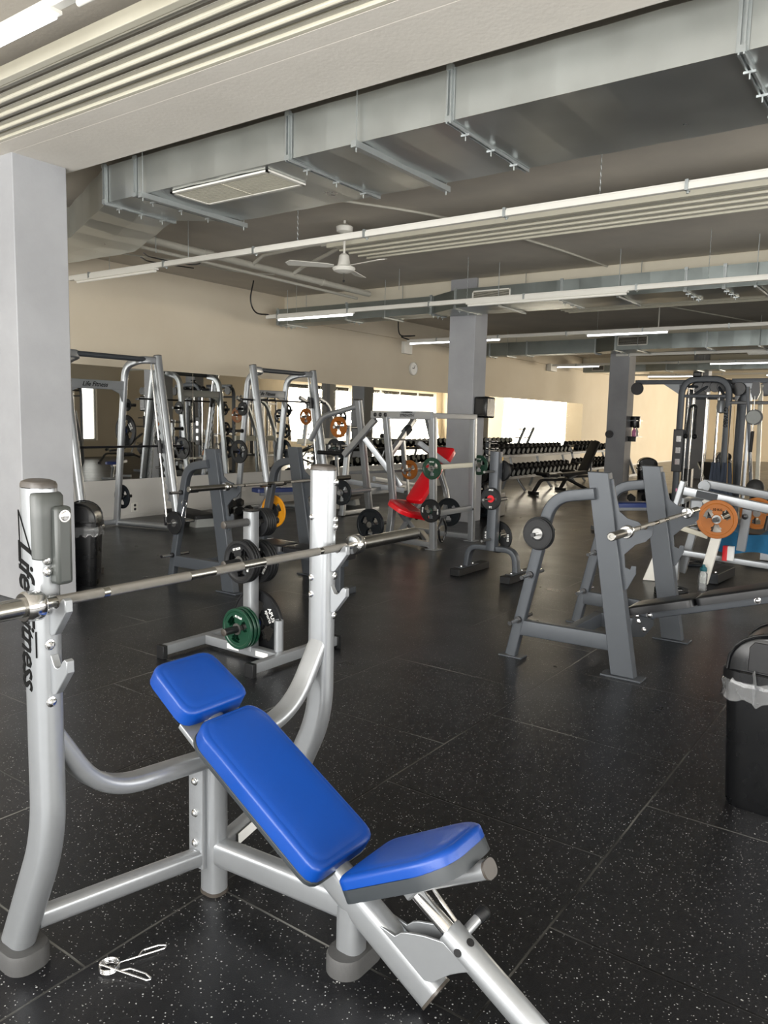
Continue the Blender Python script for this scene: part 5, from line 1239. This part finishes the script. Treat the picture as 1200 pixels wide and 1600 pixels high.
# ================================================================== CABLE STATION
cs = thing('cable_station', 'dark grey multi-station cable tower with rounded arches, at the right', 'cable machine', (14.8, 3.4, 0))
dk = M['charcoal']; bk = M['plastic_black']
def cb(name, mb, m, **k): return part(cs, name, mb, m, **k)
for x, y0, y1, zt in ((14.2, 3.80, 3.02, 2.42), (15.3, 3.95, 3.05, 2.42)):
    cb('arch_frame', MB().sweep(fillet([(x, y0, .02), (x, y0, zt), (x, y1, zt), (x, y1, .02)], .28, 10), rrect(.11, .06, .02, 4), (1, 0, 0)), dk)
    cb('arch_crossbar', MB().bar((x, y0, 2.13), (x, y1, 2.13), .05, .05), dk)
    cb('floor_bar', MB().bar((x, y0, .04), (x, y1, .04), .07, .07), dk)
for y in (3.82, 3.02): cb('side_rail', MB().bar((14.2, y, 2.30), (15.3, y, 2.30), .06, .06), dk); cb('base_rail', MB().bar((14.2, y, .04), (15.3, y, .04), .06, .06), dk)
cb('left_boom', MB().bar((14.5, 3.75, 2.39), (14.5, 4.72, 2.39), .06, .08), dk)
cb('right_boom', MB().bar((14.5, 3.05, 2.40), (14.5, 2.45, 2.40), .06, .08), dk)
for y, s in ((3.82, 1), (3.0, -1)):
    cb('boom_gusset', MB().yz([(y, 2.36), (y + s * .40, 2.36), (y + s * .12, 2.18), (y + s * .02, 2.02)], 14.5, .03), M['silver_dark'])
for y, z in ((4.66, 2.27), (2.92, 2.26), (2.50, 2.25)):
    cb('cable_pulley', MB().lathe([(.0, -.02), (.11, -.02), (.115, -.012), (.10, 0), (.115, .012), (.11, .02), (0, .02)], (14.42, y, z), (1, 0, 0), 24), bk)
cb('top_pulley_housing', MB().box((14.2, 3.55, 2.50), (.10, .14, .09)), bk, bevel=.02)
for y in (3.60, 3.45, 3.32, 3.2): cb('inner_pulley', MB().lathe([(.0, -.03), (.09, -.03), (.095, 0), (.09, .03), (0, .03)], (14.5, y, 2.30), (1, .3, 0), 20), bk)
for a, b in (((14.3, 3.62, 2.15), (14.6, 3.35, 2.40)), ((14.3, 3.12, 2.15), (14.6, 3.35, 2.40)), ((14.3, 3.72, 2.3), (15.2, 3.2, 2.3))): cb('top_brace', MB().tube([a, b], .025, 10), dk)
for x, y in ((14.35, 3.72), (14.35, 3.64), (14.5, 3.45), (14.5, 3.12), (15.2, 3.6), (15.2, 3.4), (14.7, 3.18), (14.6, 3.28)): cb('guide_rod', MB().tube([(x, y, .1), (x, y, 2.28)], .013, 10), M['chrome'])
for y in (3.68, 3.08):
    cb('weight_stack', MB().box2((14.45, y - .07, .10), (14.60, y + .07, .85)), bk, bevel=.006)
    cb('stack_cable', MB().tube([(14.52, y, .85), (14.52, y, 2.3)], .005, 6), bk)
cb('side_post', MB().bar((14.6, 2.86, .02), (14.6, 2.86, 2.35), .06, .10, (0, 1, 0)), dk); cb('side_post', MB().bar((14.62, 2.76, .02), (14.62, 2.76, 2.3), .04, .05, (0, 1, 0)), M['silver'])
cb('post_lettering', text_mb('GYM80', .11, (14.163, 3.045, 1.78), (0, 0, -1), (0, -1, 0), .001, shear=.2), M['black_print'], smooth=0)
cb('grey_cover', MB().lathe([(.02, 0), (.075, .02), (.08, .12), (.06, .22), (.02, .24)], (14.42, 3.18, 1.84), (0, 0, 1), 16), M['silver_dark'])
cb('info_plate', MB().box2((14.13, 3.70, .80), (14.15, 3.88, 1.55)), bk, bevel=.01)
for z in (1.38, 1.18, .98): cb('info_window', MB().box2((14.12, 3.74, z - .05), (14.131, 3.82, z + .05)), M['chrome'])
cb('pull_chain', MB().tube([(14.2, 3.58, 2.1), (14.2, 3.58, 1.98)], .012, 8), M['chrome'])
# strap handle on the near cable
hd = thing('rope_attachment', 'black rope strap handle hanging inside the arch of the cable tower', 'handle', (14.16, 3.57, 1.42))
part(hd, 'strap_loop', MB().tube(fillet([(14.14, 3.66, 1.45), (14.14, 3.63, 1.93), (14.14, 3.56, 1.98), (14.14, 3.52, 1.93), (14.14, 3.53, 1.45)], .06, 6), .022, 10), M['rubber'])
for y in (3.67, 3.52): part(hd, 'rope_end', MB().ball((14.14, y, 1.43), .045, 12, 8), M['rubber'])
# lat station to the right
ls = thing('lat_pulldown_station', 'pulldown column with a grey disc and hanging bar at the right edge', 'cable machine', (13.5, 2.45, 0))
part(ls, 'slanted_post', MB().bar((13.5, 2.38, .1), (13.5, 2.60, 2.25), .07, .05, (0, 1, 0)), dk); part(ls, 'rear_post', MB().bar((13.9, 2.40, .1), (13.9, 2.48, 2.3), .08, .06, (0, 1, 0)), M['cream_metal'])
part(ls, 'top_bar', MB().bar((13.5, 2.85, 2.0), (13.5, 2.0, 2.0), .04, .05), bk)
part(ls, 'pulley_block', MB().yz([(2.42, 2.32), (2.52, 2.32), (2.54, 2.16), (2.50, 2.05), (2.44, 2.05), (2.40, 2.16)], 13.45, .06), bk); part(ls, 'top_pulley', MB().lathe([(0, -.03), (.10, -.03), (.10, .03), (0, .03)], (13.5, 2.28, 2.22), (1, 0, 0), 20), bk)
part(ls, 'grey_disc', MB().lathe([(0, -.02), (.105, -.02), (.115, 0), (.105, .02), (0, .02)], (13.42, 2.47, 1.77), (1, .3, 0), 24), M['step_grey']); part(ls, 'disc_rim', MB().lathe([(.10, .0), (.125, .0), (.125, .03), (.10, .03)], (13.44, 2.46, 1.77), (1, .3, 0), 24), bk)
part(ls, 'hanging_cable', MB().tube([(13.42, 2.47, 2.1), (13.42, 2.46, .9)], .006, 6), M['chrome']); part(ls, 'pull_bar', MB().tube([(13.40, 2.46, 1.55), (13.40, 2.47, 1.22)], .025, 10), M['rubber'])
for y in (2.88, 2.80): part(ls, 'thin_cable', MB().tube([(13.6, y, 1.95), (13.6, y - .06, .6)], .004, 6), M['gold'])
part(ls, 'far_frame', MB().bar((14.8, 2.36, 1.0), (14.8, 2.36, .2), .06, .08, (0, 1, 0)), dk); part(ls, 'seat_support', MB().box2((13.3, 2.1, .02), (13.9, 2.75, .08)), dk)
gb = thing('gym_ball', 'dark grey round exercise ball on the pulldown column base at the right', 'ball', (13.4, 2.37, .55)); part(gb, 'ball', MB().ball((13.4, 2.36, .66), .135, 24, 16), M['rubber_grey']); 
solo('ball_stand', MB().tube([(13.4, 2.36, .08), (13.4, 2.36, .54)], .05, 14).lathe([(.05, .50), (.09, .54), (.085, .545), (.04, .51)], (13.4, 2.36, 0)), bk, 'short black post carrying the dark round ball', 'stand')
for k, (y, z0, l) in enumerate(((3.13, .35, 'left grey-blue towel draped on the right post of the cable tower'), (2.95, .33, 'right grey-blue towel draped on the right post of the cable tower'))):
    mb = MB(); n = 10; vs = []; fs = []
    for i in range(9):
        z = 1.0 - i * (1.0 - z0) / 8
        for j in range(n): vs.append((14.10 + .02 * math.sin(j * 1.9 + i * .3) - .01 * i / 8, y + (j / (n - 1) - .5) * (.13 + .014 * i), z + .01 * math.sin(j)))
    for i in range(9):
        for j in range(n): vs.append(tuple(Vector(vs[i * n + j]) + Vector((.012, 0, 0))))
    N_ = 9 * n
    for i in range(8):
        for j in range(n - 1):
            a = i * n + j; fs += [(a, a + 1, a + n + 1, a + n), (N_ + a, N_ + a + n, N_ + a + n + 1, N_ + a + 1)]
    solo('towel', mb.add(vs, fs), mat('grey_blue_towel_%d' % k, '4a5260', .95), l, 'towel', 'grey-blue towels on the cable tower')

# ================================================================== LEG MACHINE WITH THE ORANGE PLATES
lm = thing('leg_machine', 'silver plate-loaded leg machine with long sloping beams and orange plates, right edge', 'weight machine', (8.3, 1.7, 0))
def lb(name, a, b, w=.07, hh=.07, m=None, ref=(0, 0, 1)): return part(lm, name, MB().bar(a, b, w, hh, ref), m or si)
lb('head_plate', (7.98, 2.12, .80), (7.98, 2.06, 1.06), .09, .05, M['silver'], (0, 1, 0))
for z in (1.02, .93, .84): part(lm, 'plate_bolt', MB().bolt((7.95, 2.07 + (1.06 - z) * .2, z), (-1, 0, 0), .018 if z > .85 else .008), bk)
part(lm, 'warning_sticker', MB().box2((7.953, 2.06, .955), (7.954, 2.125, .985)), M['towel_edge'])
lb('sloping_beam', (8.0, 2.05, .965), (8.0, .95, .80), .07, .085)
part(lm, 'brand_plate', MB().prism([(-.10, -.035), (.10, -.035), (.10, .035), (-.10, .035)], (7.962, 1.83, .932), (0, -1, -.15), (0, -.15, 1), .004), M['charcoal_dark'])
lb('rear_sloping_beam', (8.75, 2.05, 1.0), (8.75, 1.0, .86), .07, .085, M['silver_dark'])
part(lm, 'beam_pivot', MB().lathe([(0, -.04), (.06, -.04), (.06, .04), (0, .04)], (8.72, 2.03, .97), (1, 0, 0), 20), M['silver_dark'])
lb('mid_rail', (8.0, 2.10, .60), (8.0, 1.80, .53), .05, .05, M['cream_metal']); 
lb('white_leg', (8.0, 1.84, .90), (8.02, 1.66, .62), .05, .085, M['white_metal'], (0, 1, 0)); lb('slanted_leg', (8.03, 1.70, .66), (8.0, 1.815, .06), .06, .09, M['white_metal'], (0, 1, 0))
lb('rear_leg', (8.5, 2.05, .55), (8.5, 2.15, .05), .06, .08, M['silver_dark'], (0, 1, 0)); lb('floor_beam', (8.3, 2.20, .30), (8.3, .9, .24), .06, .06); lb('front_hanger', (8.0, 1.46, .83), (8.05, 1.50, .42), .06, .08, M['silver_dark'], (0, 1, 0))
part(lm, 'foot_stub', MB().bar((8.3, 1.80, .06), (8.9, 1.76, .06), .12, .10), M['charcoal_dark']); part(lm, 'triangular_foot', MB().prism([(0, 0), (.30, 0), (.10, .30)], (8.05, 2.42, .005), (.3, -1, 0), (0, 0, 1), .06), M['white_metal'])
part(lm, 'stub_bolts', MB().bolt((8.4, 1.79, .11), (0, 0, 1), .015), M['chrome']); part(lm, 'hanger_bolt', MB().bolt((7.96, 1.47, .76), (-1, 0, 0), .022), bk)
part(lm, 'plate_horn', MB().tube([(7.78, 1.70, .72), (8.0, 1.70, .72)], .024, 14), M['plastic_black']); part(lm, 'second_horn', MB().tube([(8.45, 1.47, .78), (8.75, 1.47, .78)], .024, 14), M['hub'])
part(lm, 'down_stop', MB().tube([(8.2, 1.30, .76), (8.2, 1.32, .62)], .025, 12), bk)
part(lm, 'mechanism_rod', MB().tube([(8.1, 2.22, .52), (8.1, 1.85, .66)], .012, 10), M['chrome']); part(lm, 'spring_box', MB().box2((8.1, 1.88, .62), (8.3, 2.02, .88)), M['silver_dark'], bevel=.02)
for z in (.64, .59): part(lm, 'link_bolt', MB().bolt((7.99, 1.88, z), (-1, 0, 0), .014), bk)
part(lm, 'blue_pad', pad_mb(.5, .3, .06, (8.7, 1.15, .96), (0, -1, -.15), (1, 0, 0), corner=.04), M['navy'])
p = plate('tri_orange', (7.87, 1.70, .72), 'large orange grip plate facing us on the leg machine at the right edge'); p.scale = (1, 1.1, 1.1)
p = plate('tri_orange', (8.55, 1.47, .74), 'darker orange plate behind the front one on the leg machine'); p.scale = (1, .95, .95)
lb('floor_beam_leg', (8.3, 2.16, .28), (8.3, 2.16, .0), .06, .06, None, (0, 1, 0)); lb('floor_beam_leg', (8.3, .94, .22), (8.3, .94, .0), .06, .06, None, (0, 1, 0))
lb('end_post', (8.0, .98, .80), (8.1, .98, .0), .07, .07, None, (0, 1, 0)); lb('end_post', (8.75, 1.03, .85), (8.7, 1.03, .0), .07, .07, None, (0, 1, 0)); lb('end_cross', (8.08, .98, .25), (8.72, 1.03, .25), .06, .06)
lb('front_cross', (8.0, 2.08, .86), (8.75, 2.06, .92), .06, .06); lb('triangle_brace', (8.08, 2.32, .16), (8.3, 2.17, .28), .04, .05)
# towel lying over the seat
mb = MB(); vs = []; fs = []; n = 16; m = 10
for i in range(n):
    y = 1.82 - i * .055
    for j in range(m):
        q = j / (m - 1)
        if q < .45: x = 8.32 + (.45 - q) * 1.2 ; z = .56 + .012 * math.sin(i * .8)
        else: x = 8.32 - .02 * math.sin(i * 1.3 + q * 4); z = .56 - (q - .45) * (.36 + .05 * math.sin(i * .6))
        vs.append((x, y, z - .02 * i / n))
for i in range(n - 1):
    for j in range(m - 1): fs.append((i * m + j, i * m + j + 1, (i + 1) * m + j + 1, (i + 1) * m + j))
tw = solo('towel', mb.add(vs, fs), M['teal'], 'deep teal blue towel draped over the leg machine seat at the right edge', 'towel')
md = tw.modifiers.new('thickness', 'SOLIDIFY'); md.thickness = .012
part(lm, 'seat_base', MB().box2((8.36, .95, .47), (8.85, 1.85, .55)), M['blackpad'], bevel=.02); part(lm, 'seat_post', MB().box2((8.5, 1.2, .28), (8.6, 1.4, .47)), si)
bg = thing('red_box', 'small red and white carton beside the slanted leg under the teal towel', 'box', (8.25, 1.62, .29)); part(bg, 'carton_side', MB().box2((8.22, 1.655, .27), (8.28, 1.70, .42)), M['red']); part(bg, 'carton_front', MB().box2((8.22, 1.60, .28), (8.28, 1.655, .42)), M['white_print'])
# bottle and plates on the floor
bo = thing('water_bottle', 'clear shaker bottle with a dark teal cap on the floor beside the leg machine', 'bottle', (7.92, 1.80, 0))
part(bo, 'bottle_body', MB().lathe([(0, 0), (.038, 0), (.043, .01), (.040, .06), (.043, .11), (.043, .17), (.03, .19), (.03, .195), (0, .195)], n=24), M['bottle'], world=False)
part(bo, 'bottle_cap', MB().lathe([(.032, .195), (.034, .2), (.033, .225), (.018, .24), (.014, .26), (0, .262)], n=20), mat('teal_cap', '12505a', .4), world=False)
for k in range(3): plate('plain_grey' if k < 2 else 'tri_black', (7.50, 1.98, .012 + .022 * k), ['bottom black plate of the floor pile beside the shaker bottle', 'middle black plate of the floor pile beside the shaker bottle', 'top grip plate of the floor pile beside the shaker bottle'][k], 'plates piled on the floor beside the leg machine', rot=(0, PI / 2, 0)).scale = (1, 1.4 if k < 2 else 1.1, 1.4 if k < 2 else 1.1)
for k, (x, y) in enumerate(((9.4, 2.3), (9.9, 1.6), (10.3, 1.35))): plate('tri_big', (x, y, .014), ['dark plate lying flat on the floor under the leg machine, leftmost', 'dark plate lying flat on the floor under the teal towel', 'dark plate lying flat at the right edge, beyond the leg machine'][k], 'dark plates lying flat under the leg machine', rot=(0, PI / 2, 0))

# ================================================================== EQUIPMENT ON THE OTHER SIDE OF THE HALL (seen in the mirrors)
mg_ = lambda s: s + ', out of frame and seen only in the mirrors'
d = dup(S1, (9.5, -3.6, 0), rz=PI, label='silver smith machine across the hall, only seen in the mirrors')
dup(cs, (14.2, -2.9, 0), rz=.2, label='cable tower across the hall, only seen in the mirrors')
dup(h, (12.0, -1.9, 0), rz=2.6, label='red-seated press machine across the hall, only seen in the mirrors')
dup(F1, (9.6, -1.2, 0), rz=1.9, label='charcoal bench across the hall near the first pillar, only seen in the mirrors')
dup(r, (17.0, -2.6, 0), rz=.6, label='row machine across the hall, only seen in the mirrors')
flat_bench(7.9, -1.6, .4, 'navy bench across the hall, only seen in the mirrors', 'navy')
adj_bench(11.9, -3.6, 1.1, 'black adjustable bench across the hall, only seen in the mirrors', 55)
adj_bench(15.3, -.9, .7, 'black bench beside the cable tower across the hall, only seen in the mirrors', 40)
dup(lm, (20.5, -2.6, 0), rz=1.2, label='leg machine across the hall, only seen in the mirrors')
dup(cs, (23.0, -2.6, 0), rz=1.2, label='far cable tower across the hall, only seen in the mirrors')
